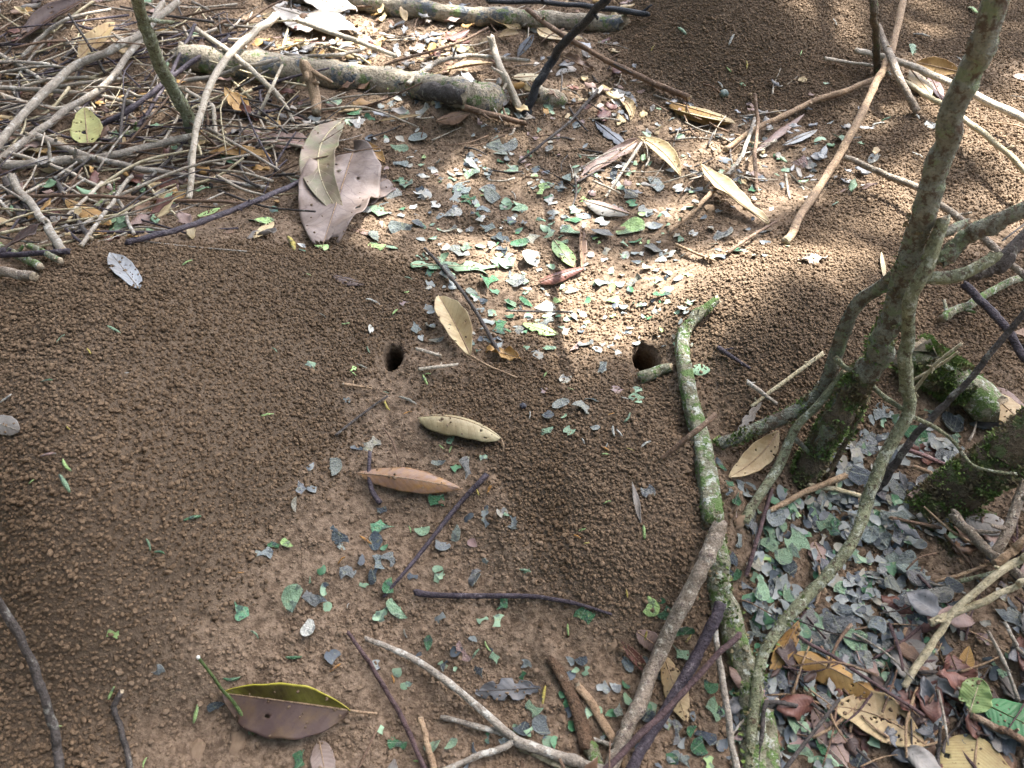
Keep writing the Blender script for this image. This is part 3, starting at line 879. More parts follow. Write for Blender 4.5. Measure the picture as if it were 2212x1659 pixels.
trunk = tag(empty('mossy_stump', W(2010, 1110, 0)), 'thick dark stem wrapped in moss at the edge of the pile', 'stem')
stick(None, 'mossy', 52, 46, [(1975, 1130, -12), (2040, 1080, 10), (2110, 1030, 38), (2180, 975, 66), (2260, 905, 96)], name='stem', parent=trunk, wig=0.2, sides=14, spacing=0.5, moss=9000, mlo=-1.2, wob=0.13, msize=(0.002, 0.0045))
stick(None, 'mossy', 34, 16, [(2085, 1095, 0), (2060, 1160, -4), (2030, 1215, -10)], name='root', parent=trunk, wig=0.3, sides=11, spacing=0.6, moss=1600, mlo=-0.6, wob=0.15)
o, s_ = stick('short mossy log fading to pale wood, behind the sapling stem', 'lichen', 46, 34, [(1968, 762), (2020, 800), (2080, 842), (2150, 890)], name='log', cat='log', sides=14, spacing=0.5, wob=0.12, moss=6500, mrange=(0.0, 0.72), mlo=-1.0, msize=(0.002, 0.0055))
stick('thin brown shoot slanting up past the mossy log', 'dark', 9, 6, [(1890, 1062, 4), (1908, 1041, 14), (1962, 962, 50), (2031, 886, 84), (2107, 804, 118), (2240, 640, 175)], name='shoot', cat='shoot', sides=8)

# --- the lichened stick beside the wider burrow, and its neighbours
lich = tag(empty('lichened_stick', W(1535, 1090, 0)), 'crooked pale lichen-covered stick beside the wider burrow', 'stick')
stick(None, 'lichen', 8, 24, [(1552, 646, 14), (1528, 664, 13), (1500, 684, 12), (1480, 716, 12), (1476, 760, 11), (1482, 810, 10), (1492, 870, 9), (1510, 935, 8), (1524, 1010, 7), (1534, 1085, 5), (1541, 1130, 3)], name='limb', parent=lich, wig=0.25, sides=13, spacing=0.6, wob=0.10, moss=900, mlo=0.7, msize=(0.0015, 0.003))
stick(None, 'lichen', 21, 33, [(1543, 1150, 2), (1552, 1230, 4), (1560, 1300, 6), (1582, 1370, 8), (1606, 1440, 8), (1622, 1510, 6), (1628, 1600, 4), (1632, 1720, 2)], name='limb', parent=lich, wig=0.25, sides=13, spacing=0.6, wob=0.10, moss=1800, mlo=0.3)
stick(None, 'lichen', 11, 13, [(1452, 793, 6), (1425, 797, 9), (1400, 808, 8), (1382, 818, 3)], name='stub', parent=lich, wig=0.5, sides=10, wob=0.16, spacing=0.7)
stick('bare weathered grey stick propped against the lichened stick', 'bare', 18, 15, [(1556, 1138, 26), (1522, 1215, 30), (1480, 1300, 26), (1420, 1420, 20), (1375, 1530, 15), (1345, 1600, 12), (1310, 1690, 10)], sides=12, spacing=0.8, wig=0.2)
stick('smooth dark-purple stick below the bare grey stick', 'purple', 13, 11, [(1556, 1302, 34), (1543, 1335, 32), (1500, 1422, 26), (1440, 1530, 20), (1385, 1615, 16), (1340, 1700, 12)], sides=11, spacing=0.9, wig=0.2)
stick('slender red-brown rod crossing the dark-purple stick', 'red', 6, 7.5, [(1600, 1370, 36), (1540, 1425, 36), (1455, 1518, 34), (1380, 1592, 30), (1290, 1680, 26)], sides=9, wig=0.25)
stick('straight thin grey stick standing along the lichened stick', 'grey', 5.5, 8.5, [(1541, 1316, 26), (1548, 1390, 28), (1556, 1440, 26), (1572, 1540, 24), (1596, 1690, 20)], sides=8)
stick('dull brown pole section at the bottom by the sapling base', 'lichen', 17, 22, [(1655, 1530), (1660, 1590), (1668, 1720)], sides=11)
stick('thin bent grey-brown twig across the pole section by the sapling base', 'dark', 5, 5, [(1722, 1525, 12), (1672, 1516, 18), (1652, 1524, 20), (1645, 1590, 16), (1636, 1700, 10)], sides=7)
stick('thin rod lying over the upper lichened stick', 'brown', 6.5, 5, [(1546, 895, 34), (1505, 930, 30), (1470, 958, 20), (1427, 992, 5)], sides=8)
stick('stick caked in soil between the forked twig and bare stick', 'soilstick', 9, 17, [(1186, 1423), (1215, 1465), (1240, 1520), (1256, 1570), (1266, 1620)], sides=10, wob=0.2)
stick('flat reddish split stick emerging from caked soil', 'tan', 9, 11, [(1246, 1480), (1285, 1532), (1331, 1606), (1362, 1680)], sides=9, flatten=0.6)
stick('greenish stub under the caked stick at the bottom edge', 'lichen', 14, 14, [(1262, 1590), (1285, 1640), (1310, 1700)], sides=10)
stick('short grey twig bridging toward the bare stick', 'grey', 4, 4.5, [(1271, 1592), (1331, 1614)], sides=7, lift=3)

fork = tag(empty('forked_twig', W(1113, 1595, 0)), 'grey three-armed forked twig lying near the bottom edge', 'twig')
stick(None, 'grey', 5, 9, [(787, 1378, 8), (840, 1398, 12), (899, 1428, 14), (1000, 1500, 15), (1060, 1550, 13), (1113, 1596, 10)], name='branch', parent=fork, sides=9)
stick(None, 'grey', 5, 8, [(952, 1549, 4), (1028, 1568, 8), (1080, 1582, 9), (1116, 1598, 10)], name='branch', parent=fork, sides=9)
stick(None, 'grey', 9, 6, [(1113, 1600, 10), (1070, 1622, 9), (1028, 1634, 8), (940, 1672, 6)], name='branch', parent=fork, sides=9)
stick(None, 'grey', 11, 12, [(1108, 1596, 10), (1150, 1614, 9), (1235, 1644, 8), (1340, 1676, 6)], name='stem', parent=fork, sides=10)
stick('white peeled strip of bark beneath the forked twig', 'straw', 7, 8, [(1124, 1614), (1180, 1640), (1250, 1672)], name='bark_strip', cat='bark', sides=8, flatten=0.5)
stick('dark reddish twig crossing beside the forked twig', 'red', 4, 7, [(752, 1366, 8), (775, 1400, 8), (809, 1452, 8), (864, 1543, 8), (925, 1680, 8)], sides=8)
stick('short tan stub poking up at the bottom edge', 'tan', 6, 8, [(909, 1549, 16), (922, 1600, 10), (944, 1690, 5)], sides=8)
stick('long purple leaf stalk lying across the lower clay', 'purple', 8, 2.5, [(894, 1279), (930, 1284), (1000, 1287), (1130, 1287), (1200, 1294), (1260, 1308), (1322, 1327)], name='leaf_stalk', cat='stalk', sides=8, lift=4)
stick('diagonal purple leaf stalk below the orange-brown leaf', 'purple', 7, 3, [(1052, 1024), (1035, 1042), (990, 1090), (920, 1180), (870, 1240), (828, 1290)], name='leaf_stalk', cat='stalk', sides=8, lift=4)
st, _ = stick('green stem with pale dots leaning over the wet two-tone leaf', 'leafstem', 2.8, 3.8, [(429, 1421, 42), (455, 1455, 36), (478, 1489, 28), (506, 1519, 18), (530, 1556, 8), (549, 1586, 1)], name='plant_stem', cat='stem', sides=8)
bmb = bmesh.new(); bmesh.ops.create_icosphere(bmb, subdivisions=2, radius=0.0015, matrix=Matrix.Translation(Vector(W(428, 1420, 0.043)))); mb = bpy.data.meshes.new('bud'); bmb.to_mesh(mb); bmb.free(); mb.materials.append(flatmat('bud_white', (0.7, 0.68, 0.6))); link('bud', mb, st)
stick('dark lichen-spotted stick rising at the edge of the big mound', 'dark', 8, 10, [(-30, 1240, 60), (0, 1305, 50), (41, 1374, 40), (77, 1456, 32), (101, 1524, 26), (118, 1592, 20), (128, 1690, 14)], sides=10)
stick('short crooked dark twig at the foot of the big mound', 'dark', 6, 7, [(264, 1492, 10), (252, 1515, 10), (247, 1534, 8), (262, 1579, 8), (286, 1690, 6)], sides=8)

# --- logs behind
log1 = tag(empty('fallen_log', W(760, 175, 0)), 'grey-tan fallen log lying across the litter, bark partly peeled', 'log')
stick(None, 'log', 29, 30, [(385, 122, 18), (480, 136, 18), (600, 146, 16), (760, 168, 14), (900, 188, 12), (1010, 206, 8), (1075, 218, 4)], name='trunk', parent=log1, sides=16, spacing=0.35, wig=0.12, wob=0.06, moss=1500, mlo=1.0, msize=(0.002, 0.005))
stick(None, 'dark', 20, 18, [(921, 196, 17), (962, 203, 16), (1010, 211, 13)], name='peeled_patch', parent=log1, sides=12, spacing=0.5, wig=0.05, wob=0.08)
stick('buried end of a log poking out past the black sapling', 'log', 20, 16, [(1150, 200, 0), (1180, 210, 0), (1212, 222, -4)], name='log', cat='log', sides=12, spacing=0.5)
stick('pale mossy log along the top edge behind the bleached leaf', 'log', 19, 17, [(700, -8, 14), (800, 8, 14), (891, 20, 14), (1020, 34, 14), (1140, 42, 12), (1260, 48, 10), (1350, 52, 6)], name='log', cat='log', sides=14, spacing=0.4, wig=0.12, wob=0.06)

# --- single sticks: label | bark | r0 r1 | points
SINGLE = """slim green sapling trunk leaning among the tangled twigs|green|11|14|293,-20,230;308,40,190;323,77,165;355,153,105;383,208,60;402,245,30;420,285,0
thick grey-brown branch slanting over the tangle|grey|9|8|-30,340,24;0,306,26;55,241,28;115,180,30;170,137,32;246,104,34;303,71,34;385,2,36
long pale branch beneath the thick slanting branch|grey|7.5|6.5|-30,356,12;0,339,14;82,284,16;142,238,18;219,189,20;273,123,22;323,55,24;353,5,24
long curved pale vine arching down beside the sapling trunk|pale|8|6|598,32,40;552,68,46;506,109,50;459,170,50;435,238,46;421,295,40;416,375,24;406,430,4
smooth grey stick running level behind the big mound|grey|10|7|6,358,10;70,354,10;137,347,12;227,339,14;328,314,16;415,294,16
brown stick descending toward the mauve leaf|grey|8|5|80,292,18;178,331,18;273,358,14;345,370,12;410,380,10;582,407,6
thin straight twig below the level grey stick|pale|4.5|4|-20,316,14;0,323,14;115,358,14;213,402,10
long level brown twig just behind the mound crest|brown|5|4|-20,428,16;0,428,16;100,424,18;191,424,18;355,432,16;450,435,12;551,438,6
dark purple straight stick pointing at the sapling trunk|purple|4.5|6|497,78,30;440,118,30;372,167,28;287,232,24;224,268,18;160,305,8
second thinner purple stick crossing the sapling trunk|purple|3.5|4.5|421,53,34;369,159,26;328,230,18;285,294,8
grey twig entering at the edge below the dark curled leaf|grey|4|4|-20,132,14;0,134,14;82,137,12;148,149,8
level grey stick under the thick slanting branch|grey|5.5|5|-20,188,10;0,189,10;104,194,12;205,205,12;295,225,8
pale stick with a blunt end under the branch crossing|pale|4.5|6|-20,200,12;0,205,12;82,230,12;140,236,12;202,237,10
grey stick sloping at the upper edge of the tangle|grey|5|5|-20,108,10;0,118,10;49,145,10;95,177,8
short pale twig near the reddish scrap in the tangle|pale|3.5|3.5|48,187,12;109,172,14;193,166,12
long thin twig parallel below the short pale twig|grey|4|3.5|105,190,16;191,178,16;275,169,14
curved thin branch below the dark curled leaf|grey|4.5|3|47,125,6;87,82,18;120,56,24;153,38,28;240,20,24
wispy dark stem rising across the folded tan leaf|dark|2.5|3|148,30,60;186,87,40;205,120,24;228,160,6
thin branch running from sapling trunk to the log|grey|5|4|376,178,12;465,164,22;519,145,34;560,138,42;606,127,46
pale lichened stick lying over the log end|pale|5|6|419,60,26;492,109,40;530,140,46;570,176,34;612,218,8
thin straight pale stick propped on the log|pale|3|4|610,140,56;585,194,36;558,250,6
bent pale twig between the purple sticks and log|pale|4|5|394,190,14;430,212,16;459,230,16;463,262,12;466,298,6
mossy short stick under the yellow leaf|lichen|5|6|205,312,8;250,298,10;302,279,8
pale stick under the pinkish lobed leaf|pale|4|3.5|480,307,8;540,308,8;610,310,10;690,322,4
purple jointed stick slanting over the mound crest|purple|6|5.5|272,524,4;330,510,8;396,493,14;492,458,18;560,432,20;652,392,16
purple stick vanishing behind the mound crest|purple|6|6|-20,553,16;0,551,16;70,548,12;150,543,6
blunt grey cut log end behind the mound crest|bare|12|11|-30,580,8;0,586,8;40,592,8;76,598,6
stout pale stick leaning into the mound crest|grey|8|9|24,380,18;38,410,18;68,441,16;100,490,12;136,544,4
pale round stick beside the blunt grey log end|lichen|9|9|-20,528,6;0,534,6;45,556,6;88,577,4
lichened stick tucked behind the mound crest|lichen|7|7|60,530,6;95,546,6;130,563,4
thin jointed twig dropping to the mound crest|grey|4|4.5|285,380,24;268,397,24;245,435,20;219,469,14;174,531,4
short twig crossing the ochre leaf|pale|3.5|3.5|222,393,18;190,425,18;146,465,12
grey twig with a kink behind the ochre leaf|grey|4|4|230,390,12;250,425,12;268,452,10;276,480,8;290,506,4
straight straw-coloured twig pointing at the mound crest|straw|3|3|310,390,10;355,441,8;380,466,6;410,494,2
dark stick half hidden under the ochre leaf|dark|6|6|118,385,6;153,452,6;170,482,6;195,515,4
greyish stick among moss at the tangle edge|dark|7|6|10,385,6;24,420,8;38,452,8;56,484,4
pale straight stick from bleached leaf to log|pale|6|4|640,40,34;660,50,34;727,74,34;790,96,32;856,122,28
thin arched twig above the log|grey|4|3.5|616,117,30;660,122,32;700,120,32;745,116,28;785,106,20
pinkish-brown stub leaning on the log front|tan|13|10|653,130,52;666,160,40;675,186,26;681,215,12;685,244,2
curved grey-green twig rising from the log over the litter|grey|6|4|880,182,26;910,156,30;946,134,30;985,124,28;1028,120,26;1145,132,18
thin brown twig behind the curved grey-green twig|brown|3|3|830,140,22;890,122,22;946,107,22;1000,88,24;1055,60,24
pale green-grey stick stuck in the clay before the black sapling|pale|8|8|1060,80,60;1070,115,48;1083,148,36;1107,200,16;1126,244,0
black sapling trunk leaning over the logs|black|8.5|9.5|1330,-26,210;1309,0,190;1268,42,155;1225,87,118;1195,128,82;1167,175,46;1146,218,16;1129,250,-4
long brown stick from the top log to the folded leaf|brown|5|7|1138,20,40;1175,48,38;1222,79,34;1317,134,22;1380,164,14;1427,186,10;1490,212,6
black rod lying along the top edge by the far mound|black|5|6|1050,0,20;1071,3,20;1170,6,20;1263,14,20;1330,22,18;1400,31,14
flat brown root-like stick before the black sapling|brown|8|5|1000,231,14;1050,246,12;1100,258,8;1140,268,4
long tan pole crossing the sticks by the far mound|tan|7|10|1966,-40,60;1952,0,56;1930,96,46;1915,135,42;1894,178,34;1853,260,22;1799,355,14;1741,448,8;1698,521,2
dark upright stem standing by the crossed sticks|mossy|7|8|1882,-30,150;1886,0,135;1891,60,90;1893,110,48;1895,166,-2
tan stick running from the crossing down toward the clay|tan|6|6|1888,171,12;1820,198,12;1744,224,10;1690,252,8;1635,276,8;1568,322,4
grey-white stick leaning across the tan pole|bare|6|8|1898,58,40;1912,96,42;1935,153,46;1955,195,30;1982,240,2
long pale stick on the sunlit bank behind the shrub|pale|6|9|1846,108,16;1890,119,18;1935,131,22;2000,154,26;2072,186,30;2140,222,30;2260,290,30
thin pale twig beside the dark upright stem|pale|4|3|1780,126,10;1830,134,12;1894,145,14;1924,162,8
straight pale stick parallel below the long pale stick|straw|5|7|1954,176,12;2000,205,18;2050,235,22;2127,290,26;2260,408,30
weathered pale stick with a broken tip behind the shrub|bare|6|9|1827,341,18;1850,350,20;1908,375,24;1990,410,28;2028,441,30;2099,493,32;2154,540,32;2260,640,32
thin dark upright twig before the tan stick|brown|3.5|4|1630,202,50;1637,260,34;1634,300,26;1632,328,20;1634,412,0
slender grey stick beside the thin dark upright twig|grey|4|5|1631,256,10;1607,328,12;1592,352,10;1570,380,4
dark purple jointed stick at the edge under the branches|purple|9|8|2082,614,24;2127,657,26;2176,712,26;2240,800,24
lichened short stick under the purple jointed stick|lichen|9|8|2034,688,6;2070,668,8;2094,657,10;2176,611,14;2240,588,14
pale straw twig slanting beneath the bent branch|straw|4.5|3.5|1778,763,14;1720,805,12;1665,846,8;1622,879,3
long pale straw leaning on the mossy log|straw|3.5|4.5|2078,742,90;2040,770,74;2017,791,62;1990,825,40;1968,855,18
shorter straw forking beside the long pale straw|straw|3|3|2070,760,80;2030,788,64;1974,820,44
pale jointed stick slanting to the dark red leaves|straw|8|7|2240,1188,60;2209,1210,54;2140,1251,44;2067,1316,32;2031,1366,24;1990,1423,16;1952,1485,6
pale side stick meeting the pale jointed stick|straw|5|8|2240,1250,52;2195,1267,46;2127,1297,38;2058,1325,30;2008,1346,24
thin purple stalk running toward the dark red leaves|red|4.5|4|1724,1374,24;1760,1398,22;1799,1418,20;1881,1472,20;1963,1524,16;1996,1546,10
tan stick lying under the sapling stem|tan|6|7|1664,1103,8;1700,1084,10;1738,1063,14;1780,1046,16;1828,1026,14
straw-coloured stick under the tan stick|straw|5|5|1745,1046,6;1780,1054,8;1812,1058,8;1866,1073,6
grey broken stick lying across the bank below the mossy stem|bare|11|10|2056,1108,24;2085,1140,24;2113,1167,26;2154,1205,28;2240,1278,30
upright grey stick below the mossy stem at the edge|bare|10|11|2214,1040,50;2200,1080,46;2176,1143,38;2147,1200,28
tan stick joining the grey sticks at the edge|tan|10|9|2240,1146,50;2190,1188,42;2147,1218,34
straight thin twig across the fragments below the mossy stem|brown|4|3.5|1920,1117,12;1970,1128,12;2036,1141,10
long tan twig under the shoot beside the mossy stem|tan|4.5|4|1972,1008,10;2010,1022,12;2055,1040,10
pinkish stalk with a coiled end under the shoot|pink|5|4|1963,972,10;2010,990,12;2080,1021,10
brown stick leading to the bright green leaf|brown|7|9|2098,1545,14;2154,1573,16;2240,1618,16
thin grey stem under the bright green leaf|grey|4|5|2134,1362,22;2168,1428,18;2185,1470,14;2200,1515,8
thin dark stem below the holed tan leaf|dark|3.5|4|2032,1558,16;2030,1600,14;2028,1700,10
slender purple stalk lying beside the sapling base|red|4|4.5|1667,1056,16;1646,1132,14;1630,1185,12;1611,1246,8
grey twig with a swollen tip before the straw twig|grey|5|4|1612,824,6;1640,845,8;1678,873,6
purple stalk with a swollen end on the sunlit mound|purple|6|2.5|1552,752,6;1580,770,6;1620,796,4
thin dark twig lying flat on the sunlit fragments|dark|2.5|2.5|1092,671,8;1160,673,8;1238,674,6
long dark stalk lying beside the folded straw leaf|dark|3.5|4.5|917,536,6;987,616,10;1036,687,8;1078,763,4
dark rootlet at the edge of the sunlit mound|brown|4|3|1572,546,4;1620,512,10;1678,478,6
thin reddish twig on the sunlit clay|tan|3.5|2.5|1460,528,5;1500,546,6;1544,563,4
orange-tan broken stick on the sunlit clay|tan|6|4|1543,410,16;1515,438,12;1490,463,8;1444,501,3
straight grey twig below the curved tan leaf|grey|4|3|1386,308,16;1345,370,12;1308,426,4
dark twig bearing a torn green leaf on the clay|dark|3.5|2.5|1292,194,16;1262,228,14;1225,268,14;1170,312,12;1118,352,4
stubby tan twig by the smaller burrow|pale|3.5|3.5|898,753,5;925,760,6;955,770,4
level tan twig below the stubby tan twig|pale|4|3|904,798,4;945,793,5;989,787,4
tan twig with a yellow tip on the mound toe|tan|4|2.5|740,830,4;770,834,5;803,839,3
paired dark twigs lying on the big mound slope|dark|3|2.5|724,941,5;760,912,7;809,875,7;838,855,4
thin curved stalk behind the orange-brown leaf|brown|2|2|828,925,10;846,950,12;856,978,12;861,1008,6
purple stalk pinned under the orange-brown leaf|purple|4|6|799,975,6;797,1020,4;800,1050,4;808,1068,4;822,1088,4
short dark rod on the soil of the tangle edge|dark|4|5|36,430,12;60,448,12;92,470,8
mossy broken stick at the mound crest edge|lichen|5|5|205,448,6;240,420,8;262,404,6
thin pale twig beside the pinkish lobed leaf|pale|2.5|2.5|470,320,8;505,345,10;560,352,4
brown twig crossing below the tan folded leaf pair|brown|3|3|445,372,6;500,358,8;560,344,6
dark stick lying on the bank at the right edge|dark|7|6|2170,1000,16;2200,1030,16;2250,1070,16
thin tan stick on the pile near the right edge|tan|4|3|2020,1256,8;2080,1240,10;2150,1212,12
mossy twig under the side stick at the edge|green|5|4|2045,1262,8;2110,1245,10;2200,1222,14
grey fork at the right edge of the pile|grey|4|3|2170,1345,10;2195,1390,10;2230,1430,8"""
BARK['pink'] = mat_bark('stalk_pink', (0.30, 0.18, 0.16), (0.17, 0.10, 0.10), (0.4, 0.3, 0.26), 0.3)
for line in SINGLE.split('\n'):
    lab, mat, r0, r1, pts = line.split('|')
    P = [tuple(float(v) for v in t.split(',')) for t in pts.split(';')]
    r0, r1 = float(r0), float(r1)
    nm, ct = ('twig', 'twig') if max(r0, r1) < 5.5 else ('stick', 'stick')
    if 'trunk' in lab: nm, ct = 'sapling', 'sapling'
    elif 'stalk' in lab: nm, ct = 'leaf_stalk', 'stalk'
    elif 'vine' in lab: nm, ct = 'vine', 'vine'
    elif 'branch' in lab.split(' from ')[0] and max(r0, r1) > 4: nm, ct = 'branch', 'branch'
    # given heights (mm) are clearances; add the stick's own radius
    P = [(p[0], p[1], p[2] + max(r0, r1) * 0.45) for p in P]
    so, sm = stick(lab, mat, r0, r1, P, name=nm, cat=ct, sides=9 if max(r0, r1) > 5 else 7)
    C, T, U, Bn, rad = sm
    rs = np.random.default_rng(_sid[0] * 7)
    for _ in range(int(rs.integers(0, 4)) if max(r0, r1) >= 3.5 else 0):      # snapped side shoots
        i = int(rs.integers(2, max(len(C) - 2, 3)))
        a = rs.uniform(0, 6.28)
        d = U[i] * math.cos(a) + Bn[i] * math.sin(a)
        d[2] = abs(d[2]); d = d + T[i] * rs.uniform(0.3, 1.0); d /= np.linalg.norm(d)
        ln = rad[i] * rs.uniform(1.8, 5.0)
        Cs = np.array([C[i] + d * q for q in np.linspace(0.2 * rad[i], ln, 5)]) + rs.normal(0, 0.08, (5, 3)) * rad[i]
        V, F, M, _s = tube(Cs, np.linspace(rad[i] * 0.55, rad[i] * 0.3, 5), 6, 0.1, seed=int(rs.integers(1e6)))
        link('side_shoot', mesh_np('side_shoot', V, F, so.data.materials[:], mat_idx=M), so)

# ------------------------------------------------------------------ whole leaves
def width_profile(u, p=1.0, q=0.85, base=0.0):
    w = np.sin(np.pi * np.clip(u, 0, 1) ** p) ** q
    return np.maximum(w, base * (1 - u))

def leaf_surface(p0, p1, wm, nu=26, nv=11, curl=0.0, fold=0.0, arch=0.0, lat=0.0, roll=0.0, twist=0.0, p=1.0, q=0.85, wave=0.0, seed=0, bites=(), half=0, conform=True, tipcurl=0.0, clear=0.0016, chew=0.0, asym=1.0):
    """grid of a leaf blade from base p0 to tip p1 (m), half-width wm (m)"""
    r = np.random.default_rng(seed)
    p0, p1 = np.asarray(p0, float), np.asarray(p1, float)
    ax = p1 - p0
    L = np.linalg.norm(ax)
    X = ax / L
    n = np.array(gnormal(*( (p0 + p1) / 2)[:2], e=max(L * 0.3, 0.01)))
    Z = n - X * np.dot(n, X); Z /= np.linalg.norm(Z)
    Y = np.cross(Z, X)
    u = np.linspace(0, 1, nu)
    v = np.linspace(-1, 1, nv) if not half else np.linspace(0, 1, nv) * half
    U, Vv = np.meshgrid(u, v, indexing='ij')
    wd = width_profile(U, p, q) * wm
    ph = r.uniform(0, 6.28, 4)
    en = 1 + 0.07 * np.sin(U * 8 + ph[0] + np.sign(Vv)) * np.abs(Vv) + 0.025 * np.sin(U * 29 + ph[1]) * np.abs(Vv)
    if chew:
        en = en * (1 - chew * np.abs(Vv) * np.clip(np.sin(U * 21 + ph[2] + 2 * np.sign(Vv)) + 0.5 * np.sin(U * 47 + ph[3]), 0, 1))
    wd = wd * en * np.where(Vv < 0, asym, 1.0)
    th = curl
    if abs(th) > 0.02:
        y = wd * np.sin(th * Vv) / th
        z = wd * (1 - np.cos(th * Vv)) / th
    else:
        y, z = wd * Vv, 0 * Vv
    y2 = y * math.cos(fold); z = z + np.abs(y) * math.sin(fold); y = y2
    z = z + wave * wm * np.sin(U * 9 + ph[2] + Vv * 1.3) * np.abs(Vv) + wave * 0.5 * wm * np.sin(U * 23 + ph[3]) * Vv ** 2
    a = roll + twist * (U - 0.5)
    y, z = y * np.cos(a) - z * np.sin(a), y * np.sin(a) + z * np.cos(a)
    z = z + arch * L * 4 * U * (1 - U) + tipcurl * L * np.clip(U - 0.7, 0, 1) ** 2 * 6
    x = U * L
    y = y + lat * L * 4 * U * (1 - U)
    P = p0 + x[..., None] * X + y[..., None] * Y + z[..., None] * Z
    g = ground(P[..., 0], P[..., 1]) + clear
    leaf_surface.need = float(np.clip(np.percentile(g - P[..., 2], 90), 0, 0.05))
    if conform:
        P[..., 2] = np.maximum(P[..., 2], g)
    keep = np.ones((nu - 1, nv - 1), bool)
    uc, vc = (U[:-1, :-1] + U[1:, 1:]) / 2, (Vv[:-1, :-1] + Vv[1:, 1:]) / 2
    for bu, bv, br in bites:
        asp = L / max(wm, 1e-6)
        keep &= np.hypot((uc - bu) * asp, (vc - bv) * width_profile(uc, p, q)) > br
    return P, U, Vv, keep, (X, Y, Z, L)

_lid = [500]
SPECKS = []
def leaf(label, mat, a, b, w, name='leaf', cat='leaf', h0=2.0, h1=2.0, pet=None, rib=None, ribr=1.6, group=None, nu=26, nv=11, mat2=None, **kw):
    """a, b picture points of base and tip, w full width in picture units, h0/h1 clearance in mm, pet picture points of the stalk"""
    _lid[0] += 1
    p0, p1 = W(a[0], a[1], h0 / 1000), W(b[0], b[1], h1 / 1000)
    s = (px_m(p0) + px_m(p1)) / 2
    if w >= 30:            # weathered: small holes and nicked edges
        nu, nv = max(nu, 52), max(nv, 25)
        rb = np.random.default_rng(_lid[0] * 3)
        kw['bites'] = tuple(kw.get('bites', ())) + tuple((rb.uniform(0.1, 0.9), rb.choice((-1, 1)) * rb.uniform(0.3, 1.02), rb.uniform(0.03, 0.085)) for _ in range(int(rb.integers(2, 6))))
    P, U, Vv, keep, fr = leaf_surface(p0, p1, w * 0.5 * s, nu, nv, seed=_lid[0], **kw)
    up = leaf_surface.need
    if up > 0.0008:      # a leaf bent downwards stands on its edges: raise the blade until they reach the soil
        p0, p1 = W(a[0], a[1], h0 / 1000 + up), W(b[0], b[1], h1 / 1000 + up)
        P, U, Vv, keep, fr = leaf_surface(p0, p1, w * 0.5 * s, nu, nv, seed=_lid[0], **kw)
    if w >= 24: SPECKS.append(P.reshape(-1, 3))
    idx = np.arange(nu * nv).reshape(nu, nv)
    F = np.stack((idx[:-1, :-1], idx[1:, :-1], idx[1:, 1:], idx[:-1, 1:]), -1).reshape(-1, 4)[keep.reshape(-1)]
    mi = None
    mats = [LEAF[mat]]
    if mat2:
        mats.append(LEAF[mat2])
        mi = (np.broadcast_to(((Vv[:-1, :-1] + Vv[1:, 1:]) > 0), keep.shape).reshape(-1)[keep.reshape(-1)]).astype(int)
    uv = np.stack((U, Vv * 0.5 + 0.5), -1).reshape(-1, 2)
    big = w >= 24 and math.hypot(a[0] - b[0], a[1] - b[1]) > 60
    root = None
    if big or pet:
        root = tag(empty(name, p0), label, cat, group)
        me = mesh_np('blade', P.reshape(-1, 3), F, mats, mat_idx=mi, uv=uv)
        o = link('blade', me, root)
        mid = P[:, nv // 2] if not kw.get('half') else P[:, 0]
        k = ~np.any(np.isnan(mid), axis=1)
        off = fr[2] * 0.0004
        rr = np.linspace(ribr, ribr * 0.35, nu) * s
        V, Ft, M, _ = tube(mid[1:-1] + off, rr[1:-1], 6, 0.05)
        link('midrib', mesh_np('midrib', V, Ft, (RIB.get(mat, RIB['brown']),)), root)
        if pet:
            C, rad = centreline([tuple(q) if len(q) > 2 else (q[0], q[1], 3) for q in pet], ribr * 1.3, ribr * 1.1, seed=_lid[0])
            V, Ft, M, _ = tube(C, rad, 6, 0.06)
            link('petiole', mesh_np('petiole', V, Ft, (RIB.get(mat, RIB['brown']),)), root)
    else:
        me = mesh_np(name, P.reshape(-1, 3), F, mats, mat_idx=mi, uv=uv)
        o = link(name, me)
        tag(o, label, cat, group)
    so = o.modifiers.new('thickness', 'SOLIDIFY')
    so.thickness = 0.0005
    so.offset = 0
    return root or o
RIB = {'brown': BARK['tan'], 'dark': BARK['brown'], 'red': BARK['brown'], 'tan': BARK['tan'], 'slate': BARK['dark'], 'grey': BARK['grey'], 'green': BARK['leafstem'], 'lime': BARK['straw'], 'greenbrown': BARK['straw'], 'silver': BARK['bare'], 'wet': BARK['tan'], 'mint': BARK['straw'], 'straw': BARK['tan'], 'white': BARK['pale']}

# foreground
leaf('large wet two-tone leaf, purple-brown and yellow-green, below the green stem', 'olive', (757, 1535), (480, 1497), 165, h0=10, h1=7, fold=0.45, roll=-0.30, arch=0.02, q=0.75, asym=0.5, mat2='wet', pet=[(757, 1535, 14), (785, 1539, 11), (815, 1541, 8)], ribr=2.2, nu=34, nv=17, bites=((0.64, 0.0, 0.06),), clear=0.004, wave=0.05)
leaf('arched tan leaf with a hooked tip above the orange-brown leaf', 'straw', (903, 902), (1082, 946), 92, h0=6, h1=6, curl=-1.35, arch=0.12, lat=0.03, q=0.6, roll=-0.35, pet=[(1082, 946, 8), (1088, 962, 7), (1086, 980, 2)], ribr=1.4, bites=((0.3, -0.35, 0.07),))
leaf('glossy orange-brown lance-shaped leaf on the clay', 'orange', (771, 1022), (1000, 1056), 58, h0=8, h1=5, curl=-0.55, arch=0.055, p=0.9, q=0.9, fold=-0.15, ribr=1.5)
